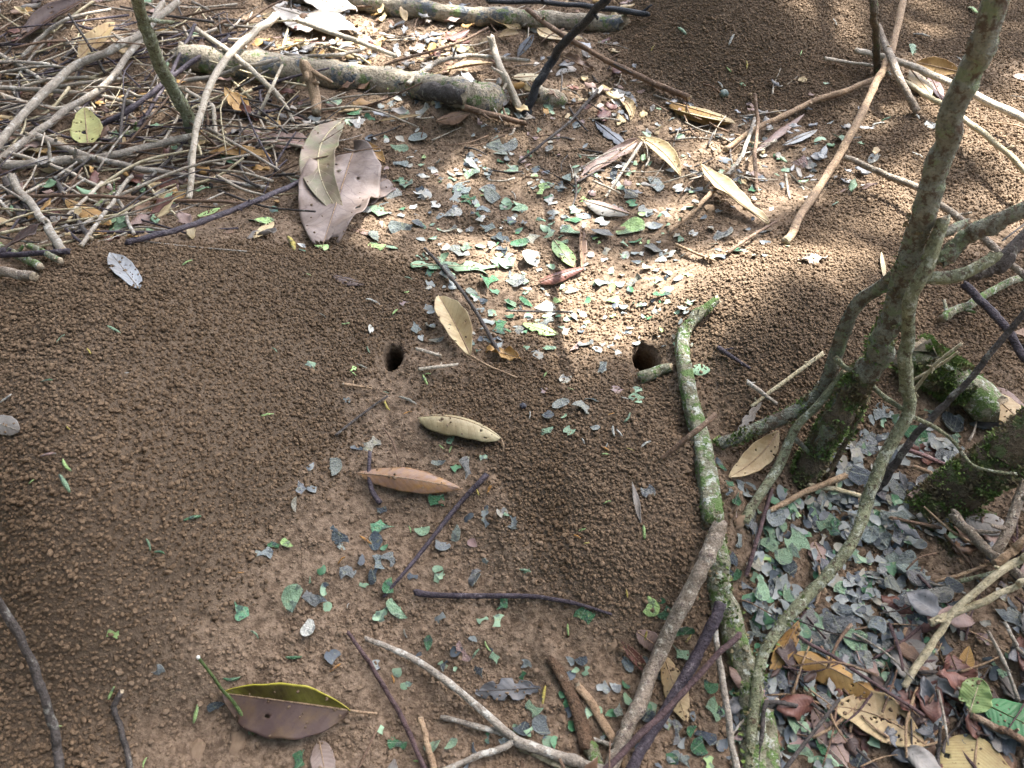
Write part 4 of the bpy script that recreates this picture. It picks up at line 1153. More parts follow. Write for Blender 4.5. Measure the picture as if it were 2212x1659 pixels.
leaf('folded straw-coloured leaf with a long stalk by the smaller burrow', 'tanpale', (1016, 768), (948, 640), 76, h0=8, h1=8, fold=0.62, roll=-0.25, q=0.75, arch=0.03, pet=[(1016, 768, 8), (1050, 788, 6), (1085, 803, 5), (1117, 816, 3)], ribr=2.0, wave=0.06)
leaf('small crumpled golden-brown leaf at the stalk of the folded leaf', 'ochre', (1050, 757), (1126, 776), 36, h0=5, h1=4, curl=1.0, wave=0.4, arch=0.04, twist=0.8)
leaf('torn silvery leaf on the crest of the big mound', 'silver', (301, 624), (238, 545), 50, h0=4, h1=8, curl=0.35, q=0.7, bites=((0.62, 0.95, 0.42), (0.1, -0.9, 0.25)), ribr=1.2, wave=0.06)
leaf('small dark-brown leaf on the mound above the smaller burrow', 'dark', (787, 614), (715, 594), 30, h0=5, h1=3, curl=-0.6)
leaf('large grey-mauve leaf lying under the greenish long leaf', 'mauve', (765, 322), (694, 540), 165, h0=6, h1=3, q=0.6, wave=0.22, p=0.85, curl=0.25, ribr=1.8, nu=30, nv=15, bites=((0.98, 0.6, 0.3),))
leaf('broad mauve lobe of dead leaf beside the greenish long leaf', 'mauve', (735, 440), (836, 385), 110, h0=6, h1=3, q=0.55, wave=0.10, curl=-0.2, ribr=1.2)
leaf('long blotched greenish leaf lying on the mauve leaf', 'greenbrown', (741, 262), (738, 466), 78, h0=14, h1=10, q=0.55, lat=-0.12, wave=0.14, arch=0.05, curl=0.45, twist=0.7, ribr=2.0, nu=32, clear=0.006)
leaf('small pinkish leaf tip below the mauve leaf', 'pink', (758, 494), (824, 506), 26, h0=4, h1=3, curl=-0.4)
leaf('small cupped yellow-brown leaf beside the greenish long leaf', 'ochre', (780, 304), (832, 352), 30, h0=8, h1=3, curl=0.7, fold=0.2)
leaf('upper brown leaf of the folded pair below the far mound', 'ochre', (1440, 218), (1588, 262), 52, h0=12, h1=5, fold=-0.35, curl=-0.35, q=0.7)
leaf('lower spotted tan leaf of the folded pair below the far mound', 'straw', (1442, 231), (1588, 266), 46, h0=5, h1=5, curl=0.5, roll=-0.2, q=0.65, bites=((0.36, -0.05, 0.12),))
leaf('crescent tan leaf beside the slate leaf below the brown stick', 'tan', (1318, 202), (1362, 260), 30, h0=8, h1=4, curl=0.9, lat=0.18)
leaf('slate-grey round-ended leaf below the brown stick', 'slate', (1322, 190), (1376, 230), 34, h0=6, h1=4, curl=-0.2)
leaf('cupped tan leaf beside the twisted brown leaf', 'tanpale', (1378, 295), (1470, 380), 48, h0=9, h1=4, curl=0.85, lat=0.06, arch=0.03)
leaf('twisted dark-pink leaf stretched across the clay', 'pink', (1380, 300), (1242, 398), 42, h0=16, h1=3, curl=0.9, twist=1.4, wave=0.15, q=0.7)
leaf('blue-grey leaf with a torn tail beside the twisted leaf', 'slate', (1285, 262), (1360, 322), 32, h0=4, h1=5, curl=-0.3, chew=0.3)
leaf('pale pink-and-white leaf shining on the clay', 'pink', (1365, 464), (1258, 432), 38, h0=6, h1=8, curl=-0.55, fold=-0.2, p=1.1, mat2='white')
leaf('big cupped tan leaf at the edge of the sunlit clay', 'tanpale', (1512, 352), (1662, 482), 60, h0=16, h1=6, curl=0.7, lat=-0.05, wave=0.1, q=0.7, roll=-0.25)
leaf('fresh light-green leaf among the sunlit fragments', 'lime', (1196, 518), (1238, 576), 42, h0=6, h1=4, curl=0.2, q=0.7)
leaf('curled reddish leaf among the sunlit fragments', 'red', (1164, 610), (1262, 578), 34, h0=5, h1=8, curl=-1.0, arch=0.04, q=0.6, p=0.8)
leaf('upright brown folded leaf behind the curled reddish leaf', 'brown', (1256, 585), (1256, 488), 26, h0=6, h1=10, fold=0.7, roll=0.5)
leaf('bright green leaf above the wider burrow', 'lime', (1206, 722), (1128, 698), 34, h0=4, h1=5, curl=-0.25, q=0.75, bites=((0.55, 0.9, 0.35),))
leaf('long chewed light-green leaf strip on the clay', 'mint', (886, 572), (1078, 577), 34, h0=4, h1=5, chew=0.75, wave=0.15, q=0.5, p=0.7)
leaf('green leaf half under the lichened stick', 'mint', (1488, 796), (1534, 800), 36, h0=5, h1=3, q=0.6, curl=-0.2)
leaf('pale brown curled leaf hanging under the bent branch', 'tanpale', (1682, 930), (1574, 1031), 56, h0=18, h1=3, curl=0.55, lat=0.06, twist=0.6, q=0.75)
leaf('long golden-tan leaf below the sapling stem', 'ochre', (1714, 1412), (1898, 1506), 74, h0=12, h1=8, fold=-0.45, curl=-0.3, lat=0.05, q=0.65, nu=32, ribr=1.6, clear=0.004)
leaf('broad holed tan leaf at the lower right', 'tan', (2000, 1610), (1798, 1526), 98, h0=10, h1=12, q=0.7, curl=0.35, lat=-0.10, nu=40, nv=19, ribr=2.2, wave=0.08, bites=((0.28, -0.35, 0.22), (0.48, 0.05, 0.10), (0.55, 0.12, 0.08), (0.4, 0.02, 0.09), (0.72, -0.9, 0.3)), pet=[(2000, 1610, 10), (2018, 1606, 9), (2035, 1600, 8)], clear=0.004)
leaf('curled orange-brown leaf against the sapling base', 'ochre', (1726, 1340), (1664, 1456), 42, h0=16, h1=4, curl=0.7, twist=0.9, q=0.7)
leaf('purple-brown veined leaf under the thin purple stalk', 'red', (1990, 1508), (1838, 1535), 78, h0=6, h1=5, q=0.6, wave=0.12, curl=-0.2, bites=((0.85, 0.8, 0.3),))
leaf('brown leaf with a ragged bite below the holed tan leaf', 'pink', (1756, 1528), (1838, 1662), 66, h0=5, h1=4, curl=-0.3, q=0.7, bites=((0.55, 0.85, 0.4),))
leaf('yellow finely veined leaf cut by the bottom corner', 'fern', (2112, 1590), (2092, 1760), 150, h0=8, h1=6, q=0.75, p=0.8, curl=-0.15, pet=[(2112, 1590, 8), (2109, 1570, 10), (2104, 1545, 8)], ribr=2.2)
leaf('bright light-green broken leaf by the bottom corner', 'lime', (2094, 1540), (2118, 1466), 66, h0=18, h1=26, q=0.6, curl=0.35, wave=0.12, bites=((0.05, 0.9, 0.35),))
leaf('glossy deep-green leaf at the edge above the veined leaf', 'green', (2118, 1516), (2290, 1600), 84, h0=16, h1=18, q=0.65, curl=-0.2, ribr=1.8)
leaf('dark red leaf standing in the bottom corner litter', 'red', (2052, 1412), (2092, 1508), 64, h0=10, h1=6, q=0.6, curl=0.3, wave=0.2)
leaf('dark red curled leaf strip below the standing red leaf', 'red', (1992, 1494), (2076, 1546), 40, h0=8, h1=4, curl=-0.8, q=0.7)
leaf('chewed grey leaf skeleton under the pale jointed stick', 'grey', (1990, 1406), (2052, 1492), 52, h0=5, h1=5, chew=0.7, wave=0.2)
leaf('dark brown leaf edge beneath the bright green leaf', 'dark', (2086, 1468), (2160, 1530), 48, h0=4, h1=8, curl=0.2)
leaf('ochre leaf tip leaning by the bright green leaf', 'ochre', (2078, 1470), (2094, 1395), 30, h0=3, h1=12, curl=0.3)
leaf('round tan leaf at the right edge on the mossy log', 'tan', (2128, 842), (2236, 934), 76, h0=16, h1=22, q=0.6, curl=-0.25, clear=0.01)
leaf('tan leaf lying beneath the bare grey stick', 'tan', (1432, 1412), (1484, 1560), 52, h0=6, h1=6, q=0.7, curl=-0.2)
leaf('pinkish leaf scrap beside the bare grey stick', 'pink', (1376, 1364), (1428, 1402), 40, h0=3, h1=3, q=0.6)
leaf('narrow red-brown leaf edge below the bare grey stick', 'red', (1342, 1386), (1402, 1456), 26, h0=8, h1=4, curl=0.8)
leaf('slate leaf with chewed edges behind the forked twig', 'slate', (1168, 1486), (1024, 1494), 46, h0=4, h1=5, chew=0.5, q=0.6, wave=0.15, ribr=1.8)
leaf('mauve leaf lying flat at the bottom edge', 'mauve', (690, 1600), (706, 1690), 52, h0=1.5, h1=1.5, q=0.6)
leaf('pale grey leaf tip at the mound edge', 'grey', (-30, 905), (42, 930), 44, h0=6, h1=4, q=0.6, curl=-0.3)
leaf('brown shredded leaf lying on the middle mound', 'grey', (1365, 1040), (1385, 1130), 16, h0=4, h1=3, curl=0.8, twist=2.0)
leaf('serrated pale leaf strip above the bent branch tip', 'grey', (1646, 868), (1592, 935), 22, h0=6, h1=8, chew=0.6)
leaf('brown leaf piece among fragments by the sapling stem', 'pink', (1758, 1170), (1788, 1232), 52, h0=3, h1=5, q=0.6, curl=-0.2)
leaf('grey leaf draped over the grey broken stick', 'grey', (2086, 1118), (2176, 1140), 62, h0=14, h1=16, q=0.5, curl=-0.4)
# behind
leaf('big bleached leaf behind the log', 'white', (592, 16), (774, 66), 96, h0=22, h1=20, q=0.5, wave=0.2, curl=-0.2, nu=30, nv=13, bites=((0.92, -0.8, 0.3),), clear=0.01)
leaf('bleached leaf flap at the top edge', 'white', (650, -12), (770, 22), 60, h0=30, h1=24, q=0.55, wave=0.15, curl=-0.3)
leaf('tan curled leaf under the bleached leaf', 'tan', (560, 34), (640, 40), 50, h0=14, h1=10, curl=0.4)
leaf('tall folded tan leaf in the tangle', 'tan', (168, 128), (248, 48), 44, h0=10, h1=30, fold=0.4, q=0.7, roll=0.3)
leaf('yellow-green leaf with a hole in the tangle', 'yellowgreen', (190, 312), (182, 232), 62, h0=22, h1=44, q=0.65, p=0.75, curl=0.15, bites=((0.32, 0.15, 0.16),), nu=34, nv=17)
leaf('folded ochre leaf beside the vine', 'ochre', (452, 330), (586, 338), 46, h0=6, h1=14, fold=0.4, curl=0.2, q=0.7)
leaf('tan leaf with a shrivelled base by the log', 'ochre', (540, 254), (486, 190), 40, h0=4, h1=20, curl=0.5, wave=0.2)
leaf('shrivelled purple-brown base of a dead leaf by the log', 'red', (500, 232), (560, 258), 34, h0=8, h1=4, curl=1.0, wave=0.5)
leaf('pinkish lobed leaf lying below the log', 'pink', (524, 286), (688, 312), 54, h0=4, h1=6, chew=0.35, q=0.5, wave=0.15)
leaf('dark red leaf under the level brown stick', 'red', (258, 380), (388, 398), 46, h0=4, h1=6, curl=-0.3, wave=0.2)
leaf('golden veined leaf behind the mound crest', 'ochre', (142, 430), (240, 486), 46, h0=12, h1=6, curl=-0.4, q=0.7)
leaf('small green leaf at the tip of the golden veined leaf', 'mint', (238, 484), (264, 460), 22, h0=6, h1=8)
leaf('long dark curled leaf at the upper corner', 'dark', (36, 92), (200, -10), 62, h0=10, h1=26, curl=0.8, lat=0.05)
leaf('tan leaf lying between the top log and black sapling', 'tanpale', (1160, 60), (1260, 84), 44, h0=12, h1=8, curl=0.4, lat=-0.12)
leaf('split tan pod-like leaf behind the fallen log', 'tan', (960, 152), (1066, 136), 30, h0=12, h1=14, fold=0.6)
leaf('curled purple-brown leaf before the top log', 'red', (960, 84), (1014, 64), 32, h0=8, h1=14, curl=-1.0)
leaf('tan curled leaf against the top log', 'tan', (1026, 26), (1126, 64), 36, h0=20, h1=6, curl=0.6, wave=0.2)
leaf('small tan curled leaf beside the pale green-grey stick', 'tan', (1075, 80), (1122, 72), 34, h0=4, h1=12, curl=0.9)
leaf('slim tan leaf lying below the fallen log', 'tan', (722, 242), (826, 212), 26, h0=4, h1=4, curl=-0.5)
leaf('yellow torn leaf behind the fallen log', 'ochre', (762, 118), (802, 136), 26, h0=6, h1=6, curl=0.3)
leaf('mottled yellow leaf behind the fallen log', 'straw', (976, 102), (1026, 112), 26, h0=6, h1=5, wave=0.3)
leaf('grey-purple leaf hanging beside the black sapling', 'slate', (1153, 74), (1118, 124), 28, h0=22, h1=8, curl=0.3)
leaf('brown curled leaf edge behind the black sapling', 'brown', (1212, 120), (1280, 152), 34, h0=14, h1=6, curl=0.8, wave=0.3)
leaf('tan leaf tip below the log by the black sapling', 'straw', (1106, 168), (1172, 164), 24, h0=14, h1=8, curl=-0.3)
leaf('thin bent leaf on the soil before the log', 'tan', (815, 262), (912, 248), 14, h0=4, h1=6, curl=0.7)
leaf('olive-brown leaf standing behind the crossed sticks', 'ochre', (2074, 156), (1978, 134), 40, h0=10, h1=10, curl=0.4, roll=-0.6)
leaf('ribbed tan leaf hanging at the crossed sticks', 'tan', (1966, 148), (2012, 206), 42, h0=18, h1=10, curl=-0.3)
leaf('dark purple leaf strip beside the ribbed tan leaf', 'red', (2006, 156), (2036, 218), 26, h0=16, h1=8, curl=0.2)
leaf('long pink leaf strip below the tan stick', 'pink', (1632, 326), (1738, 246), 20, h0=4, h1=6, curl=-0.4)
leaf('silver lance-shaped leaf below the tan stick', 'silver', (1690, 314), (1766, 280), 26, h0=4, h1=6, curl=-0.3)
leaf('crumpled white-yellow leaf on the sunlit mound', 'white', (1722, 562), (1786, 556), 30, h0=4, h1=4, wave=0.4, chew=0.3)
leaf('pale yellow slip of leaf standing on the sunlit mound', 'straw', (1911, 604), (1904, 544), 12, h0=3, h1=8)
leaf('brown folded leaf piece by the curved vine', 'brown', (300, 470), (316, 430), 30, h0=3, h1=10, curl=0.4)
leaf('tan wedge of leaf behind the mound crest', 'tanpale', (548, 515), (592, 478), 26, h0=4, h1=6)
leaf('pale grey leaf lump among the twigs behind the mound', 'grey', (110, 462), (150, 482), 34, h0=8, h1=8, curl=-0.6)
leaf('lime leaf under the purple jointed stick', 'lime', (425, 470), (475, 448), 26, h0=4, h1=6)
leaf('soil-dusted brown leaf before the black sapling', 'brown', (940, 262), (1018, 240), 40, h0=12, h1=14, curl=-0.6)

rsp = np.random.default_rng(404)
pts = np.vstack([P[rsp.integers(0, len(P), int(rsp.integers(4, 26)))] for P in SPECKS])
pts = pts + rsp.normal(0, 0.0008, pts.shape) * np.array((1, 1, 0)) + np.array((0, 0, 0.0007))
size = np.clip(rsp.lognormal(math.log(0.0015), 0.4, len(pts)), 0.0007, 0.0035)
tag(gn_grains('soil_specks', pts, size, np.full(len(pts), 0.3), 17), 'soil specks scattered on the fallen leaves', 'soil', kind='stuff')

# ------------------------------------------------------------------ cut leaf fragments carried out by the ants
TILE = {'12': (535.7, 0), '13': (1071.4, 0), '14': (1607.2, 0), '21': (0, 397.5), '22': (535.7, 397.5), '23': (1071.4, 397.5), '24': (1607.2, 397.5),
        '31': (0, 803.6), '32': (535.7, 803.6), '33': (1071.4, 803.6), '34': (1607.2, 803.6), '41': (0, 1209.7), '42': (535.7, 1209.7), '43': (1071.4, 1209.7), '44': (1607.2, 1209.7)}
FR = {
'12': "650,800,130m 840,880,110g 400,900,110d 420,980,100m 520,940,80s 860,960,170s 970,930,70g 790,960,90m 1100,1080,60m 1340,1090,110s 1200,1170,110m 1180,1290,130s 1290,1240,60w 1510,1270,100s 1445,1325,60s 1760,1250,80s 1760,1310,110s 1890,1335,70s 1750,1370,150m 1740,1430,90s 2090,1340,80m 2010,1150,190s 1000,1370,100s 1180,1420,80g 1380,1395,70w 1250,1450,100m 1510,1435,60l 1690,1490,110s 1890,1500,120s 1150,1540,100w 1390,1530,90t 1640,1560,90s 1750,1580,110g 1930,1560,130s 2040,1620,80m 2140,1615,80m 1480,1620,60w 1100,1600,110s 340,1430,80m 130,1440,60s 1500,800,90s 1130,800,90s 2150,930,90s 2030,890,60m 1390,880,110w",
'13': "75,890,70m 200,920,90s 420,840,110m 850,915,90m 820,835,50w 590,930,70m 330,1040,80m 310,1100,70p 270,1240,80g 400,1190,100s 70,1140,150s 130,1340,90m 290,1345,90d 410,1370,80d 590,1410,110s 400,1440,100m 750,1240,70m 950,1390,110d 1010,1300,100s 960,1450,90s 430,1570,90w 80,1610,90m 190,1620,100m 370,1490,100l 1050,1530,110t 1480,1500,80s 1590,1490,80s 1210,1090,90m 1440,1080,70m 1800,1270,80d 2080,1090,70s 2030,1150,90g 2100,1210,60p 2000,1500,90g 2100,1400,80d 1940,1420,70m 2080,1490,60m 1230,1470,150s 860,330,80m 690,430,70s",
'14': "250,1220,70g 290,1255,60g 340,1335,70m 440,1285,110p 750,1090,120m 600,1110,80m 1470,975,100w 1030,1240,100w 690,970,60s 1340,395,110m 660,650,60m",
'22': "210,205,80g 60,285,110g 130,300,120l 430,490,60w 430,520,50g 580,500,80l 1010,480,130l 1150,490,100m 1030,415,120s 1060,310,90s 1020,215,140m 900,210,130s 840,180,70s 1190,240,70s 1120,230,80s 1210,200,60g 1200,340,140s 1370,310,110d 1380,320,80g 1330,180,80w 1470,160,60w 1590,360,100t 1620,250,140w 1730,360,110s 1880,370,110s 1870,200,110s 1850,260,90w 1730,480,110m 1650,540,100s 1550,580,80m 1540,500,90t 1990,420,130d 1930,460,70s 1460,690,90g 1580,690,120s 1830,680,110m 1960,620,110m 2050,620,120m 2010,520,80d 2060,560,60s 1900,770,130g 1790,840,100s 2130,760,120s 1620,810,80s 1990,1130,120g 1890,1080,90s 2150,1140,90s 2080,950,100m 1340,1120,110s 1430,1120,80t 1490,1220,100t 1460,1020,70s 1820,1220,60d 1990,1260,90s 500,1440,70m 830,1460,50l 1830,990,60s 1930,1010,80m 1240,930,90p 970,1150,60w 2080,290,80d 2040,180,80m 2150,200,100m 1750,120,100g 1690,40,100s 1900,50,110s 1640,100,80s 1400,80,90w",
'23': "345,265,90g 240,300,60p 450,240,100s 610,275,100g 620,210,80m 700,250,90d 460,300,90m 430,395,90m 390,340,70m 290,430,100t 190,470,120g 200,370,90g 50,430,110d 310,580,160w 60,530,80d 10,610,70m 80,630,90m 600,380,120m 500,460,120m 850,390,150s 800,420,60l 1060,360,180l 1000,460,80m 1100,450,90g 1250,500,120s 1310,545,80s 1390,560,80w 1470,570,80s 1300,610,90w 860,540,80t 1010,570,70w 1090,620,80s 1200,650,90w 930,680,80m 1350,700,70s 1440,740,70t 850,770,110s 980,775,90s 1090,760,100t 1260,780,120m 1310,880,100g 1360,820,80w 170,760,120s 600,820,110t 250,860,60m 500,910,80l 120,950,100g 230,950,110g 380,960,130w 450,1020,80w 390,1080,100s 240,1050,70w 190,1140,110s 620,1050,80s 690,1040,60w 920,930,110l 910,1040,80l 1150,960,100m 1010,970,70s 1030,1020,60s 1260,990,70t 1480,980,60w 1520,940,60m 50,1130,110g 450,1300,130m 640,1300,110p 710,1260,100s 790,1320,80s 840,1280,50s 910,1270,60s 980,1330,90s 960,1220,50w 1100,1250,60s 560,1150,80t 700,1130,70s 1060,1130,60s 340,1350,80t 840,1480,150s 550,1540,80t 1260,330,90s 840,300,80s 1180,210,100s 1340,230,80s 1440,410,90g 1560,390,50w 1710,480,80w 1800,400,120w 1750,560,80w 1900,520,90g 2120,370,110s 2170,190,90s 940,1620,60p 1110,1630,90m",
'32': "980,560,190t 860,610,80d 650,760,160s 490,730,80s 430,890,120s 520,920,90s 1620,540,90m 1860,670,60m 1510,700,100s 1640,740,90g 1730,790,180s 1490,1000,120g 1030,1100,110d 1070,1210,160M 690,1250,260d 740,1360,120s 1010,1340,130d 1080,1390,60g 220,1380,130g 325,1340,110l 130,1430,110s 1140,1480,150s 1030,1500,100s 1000,1600,90d 780,1580,120s 580,1560,70g 490,1620,80m 1370,1230,110m 1620,1260,140s 1520,1360,130s 1740,1150,80d 1850,1130,90s 1880,1070,50d 1880,1180,70s 2020,1120,80m 2100,1200,90s 1870,1480,130s 1780,1600,100s 1500,1560,70m 1510,1620,80m 1300,1610,70d 1780,1350,80p 780,220,50s 380,1050,100t 2170,270,50d",
'33': "410,340,110d 510,255,120s 720,270,180s 760,210,110d 400,450,100m 580,465,90m 765,450,100s 1110,190,100m 1120,230,60m 950,150,90p 560,60,80t 380,140,80p 530,350,60m 1200,940,100s 140,1190,90s 50,1110,80t 1800,770,110g 1760,720,80d 1830,880,110g 1870,940,120d 1880,1020,120g 1900,1100,90p 2040,920,110s 1940,900,100s 2020,1190,110s 2150,1150,120s 1930,1330,110s 1850,1480,100d 1870,1460,40l 1880,1600,100g 1840,1600,80d 2150,1370,110m 2140,1480,80m 2190,1260,100m 2060,1490,90t 2040,1620,60m",
'41': "1880,450,200M 1250,890,130s 890,590,80l 1720,1170,130d",
'42': "360,300,170m 490,270,240s 770,110,130s 985,130,100d 1140,195,150g 1200,380,180m 1300,120,60d 1500,120,90m 1770,160,140d 2040,370,140g 1420,660,100g 1710,720,140p 1980,770,100m 1840,890,110d 1570,800,120d 1650,860,50m 1540,830,60m 470,540,130w 1460,1440,150m 1600,1455,100m 1180,1440,130g 1900,1400,80g 2120,1330,60m 2170,1340,110d 2190,820,70s 1040,1330,70m 400,1565,130g 1770,1500,100d 1740,1610,80d",
'43': "690,450,150g 660,770,110d 570,800,80s 240,820,80s 1220,370,140l 1300,320,60g 1340,420,110g 1480,590,150g 1440,730,130m 1590,280,60g 1040,820,110s 1160,810,90s 1330,880,120s 300,1170,110m 370,1300,140s 430,1400,90d 200,1340,120d 160,1330,50m 70,1420,100s 990,1180,120s 870,1380,100s 1700,980,130g 1740,1170,140m 1550,1240,70d 1560,1360,110g 1620,1470,130g 1420,1370,150s 1510,1560,120s 1400,1560,100s 1680,1600,90l 1350,1310,60l 1290,1260,120d 1200,1230,100d 1660,1390,150d 1830,30,120d 1860,110,110d 1880,110,70g 2050,760,90g",
'44': "610,50,140s 360,50,110d 270,120,130g 40,210,90d 200,260,130d 260,220,110s 360,250,120m 130,230,130m 60,370,110d 120,350,60s 220,490,120d 110,570,120s 60,540,110s 900,130,140s 1050,130,150s 1130,30,120s 1290,30,160s 1290,120,90s 1180,230,180s 1270,330,120s 950,240,150g 920,350,80l 760,230,100m 840,290,120s 1050,280,110s 1370,140,120s 1350,250,100m 1410,310,90s 1540,260,150s 1560,345,90g 1660,200,110d 760,490,200s 550,550,220s 720,650,200s 910,530,110s 1060,520,120s 960,450,110s 1160,440,130w 900,640,180m 1090,690,170s 820,760,130s 960,780,150s 1060,820,180M 1140,930,80m 860,900,140s 920,930,100w 490,680,120m 600,690,110d 690,770,90m 780,380,100s 340,1020,140d 240,940,150s 440,1320,180m 270,1250,200d 250,1420,150g 440,1530,150m 580,1470,120g 650,1110,130s 2020,900,150m 2100,760,60m 2120,450,150s 1330,1400,150s 1450,1300,150s 1460,1600,180s 1480,1500,60g 1440,630,50g 1480,710,50g 900,1600,140d 160,1030,100d 90,760,80g",
'34': "1110,320,160s 1430,300,160m 1340,510,170g 1640,400,140d 1660,420,80g 950,570,170s 1030,500,150s 1240,590,110s 760,720,130s 850,800,160s 920,830,160d 320,970,110g 740,1010,150s 560,1080,150m 640,1190,120m 720,1220,120g 710,1120,120s 860,1100,130s 840,1180,120s 1120,970,120s 1200,900,140s 1280,960,140s 1200,1020,120t 1300,1020,110s 1410,880,110s 1450,960,120m 1240,810,120s 1080,1200,130m 1230,1260,150s 1000,1280,120s 1090,1340,140s 1020,1360,110s 1200,1130,150s 240,1150,170s 280,1200,100m 230,1260,90m 420,1130,50l 240,1380,140m 180,1370,90g 400,1350,160m 310,1450,150m 180,1470,80l 350,1540,120d 100,1500,110t 610,1500,140s 1120,1430,140s 1150,1500,130s 1110,1560,120s 1300,1520,150s 1560,520,80w 1600,650,130s 1680,500,100m 30,960,100s 60,1170,120s",
}
SLIV = {
'21': "1480,620,70l 900,1150,80m 480,1220,60m 700,1320,50y 370,1555,70g 1000,1490,30w",
'31': "40,210,90w 540,440,40y 530,735,100l 510,880,130m 380,655,90p 250,865,40l 1170,1365,80m 1260,1430,70g 1520,1155,110g 2110,340,80l",
'22': "985,930,90w 340,470,160y 480,715,30l 1250,850,40l 770,1100,50l 1160,1010,60l 210,1310,40m 950,1310,50m 900,1440,60t 1420,1500,40l 590,1040,50t 1265,745,50m",
'32': "1100,265,80y 1260,320,60o 830,10,50l 1400,60,80l 1260,225,120t 1915,915,80o 1815,950,50y 930,1325,90o 740,1490,70o 1530,590,50l 1600,610,50l 1275,1240,50l 1090,160,40m",
'33': "1035,360,80m 1020,205,50w 930,465,80w 975,480,60w 690,545,50w 1185,570,80w 860,605,60o 870,580,40w 865,650,50l 1060,610,50y 910,335,50o 880,1030,50l 680,1245,60l 715,1350,40y 1170,1265,90l 230,1570,80m 640,1300,60o 265,340,50w 590,135,40l 390,20,50l",
'41': "1830,930,100g 1545,1215,110l 2010,590,70m 1145,1600,60l 880,1050,80l 460,1310,40l 1900,95,40o",
'42': "360,765,100g 690,850,80o 1140,940,60o 1245,580,60t 790,360,30w 1895,680,70l 1800,740,70m 30,1330,90g 1335,1590,60l 2200,85,60m",
'43': "570,550,70l 1180,600,70y 380,1065,110y 1520,620,60y 1035,265,50y",
'13': "1860,315,70w 1470,245,80m 1240,380,40y 1770,670,50w 1840,550,40l 1980,510,50y",
'14': "450,420,40l 720,175,50w 290,680,30w 1810,85,130l 1700,470,50w 1400,280,100t 1060,980,70w 1120,940,50g 1350,1215,50w 1390,1230,50w 1370,920,60w 720,1610,60m",
}
TINT = {'g': ((0.062, 0.165, 0.075), 'deep green'), 'm': ((0.225, 0.335, 0.205), 'mint green'), 'l': ((0.36, 0.52, 0.19), 'light green'),
        's': ((0.215, 0.232, 0.215), 'slate grey'), 'd': ((0.062, 0.075, 0.084), 'blue-black'), 't': ((0.27, 0.25, 0.195), 'grey-tan'),
        'w': ((0.46, 0.45, 0.39), 'whitish'), 'p': ((0.26, 0.17, 0.15), 'pinkish brown'), 'M': ((0.12, 0.27, 0.15), 'mottled green-and-slate'),
        'y': ((0.50, 0.40, 0.09), 'yellow'), 'o': ((0.50, 0.24, 0.06), 'orange')}

def simplify(P, eps):
    """keep the corners of a closed outline"""
    n = len(P)
    keep = np.zeros(n, bool)
    def rec(i, j):
        if j - i < 2: return
        a, b = P[i], P[j % n]
        d = b - a; L = np.hypot(*d) + 1e-9
        q = P[i + 1:j]
        h = np.abs(d[0] * (q[:, 1] - a[1]) - d[1] * (q[:, 0] - a[0])) / L
        k = int(h.argmax())
        if h[k] > eps:
            keep[i + 1 + k] = True
            rec(i, i + 1 + k); rec(i + 1 + k, j)
    keep[0] = keep[n // 2] = True
    rec(0, n // 2); rec(n // 2, n)
    return P[keep]

def frag_outline(kind, r):
    n = 260
    th = np.linspace(0, 2 * math.pi, n, endpoint=False)
    asp = r.uniform(0.55, 0.85) if kind != 'strip' else r.uniform(0.26, 0.36)
    rad = 0.5 / np.sqrt(np.cos(th) ** 2 + (np.sin(th) / asp) ** 2)
    rad *= 1 + 0.03 * np.sin(3 * th + r.uniform(0, 6)) + 0.02 * np.sin(7 * th + r.uniform(0, 6)) + 0.006 * np.sin(23 * th + r.uniform(0, 6))
    bites = {'rounded': 0, 'half-moon': 1, 'notched': 2, 'hooked': 2, 'three-pointed': 3, 'strip': 3}[kind]
    if kind == 'rounded':      # one straight cut side
        a = r.uniform(0, 6.28); dd = r.uniform(0.16, 0.3)
        cc = np.cos(th - a)
        rad = np.where(cc > 0.05, np.minimum(rad, dd / np.maximum(cc, 0.05)), rad)
    a0 = r.uniform(0, 6.28)
    for b in range(bites):
        a = a0 + b * 6.28 / max(bites, 1) * r.uniform(0.85, 1.1)
        if kind == 'half-moon': D, br = r.uniform(0.85, 1.1), r.uniform(0.8, 0.98)
        elif kind == 'notched': D, br = r.uniform(0.42, 0.5), r.uniform(0.16, 0.27)
        elif kind == 'strip': D, br = r.uniform(0.45, 0.6), r.uniform(0.22, 0.36)
        else: D, br = r.uniform(0.6, 0.75), r.uniform(0.40, 0.55)
        cxx, cyy = D * math.cos(a), D * math.sin(a) * (asp if kind != 'strip' else 0.6)
        dc = np.cos(th) * cxx + np.sin(th) * cyy
        disc = dc ** 2 - (cxx ** 2 + cyy ** 2 - br ** 2)
        hit = (disc > 0) & (dc > 0)
        ent = np.where(hit, dc - np.sqrt(np.maximum(disc, 0)), 9)
        rad = np.minimum(rad, np.maximum(ent, 0.05))
    return simplify(np.stack((np.cos(th) * rad, np.sin(th) * rad), -1), 0.009)

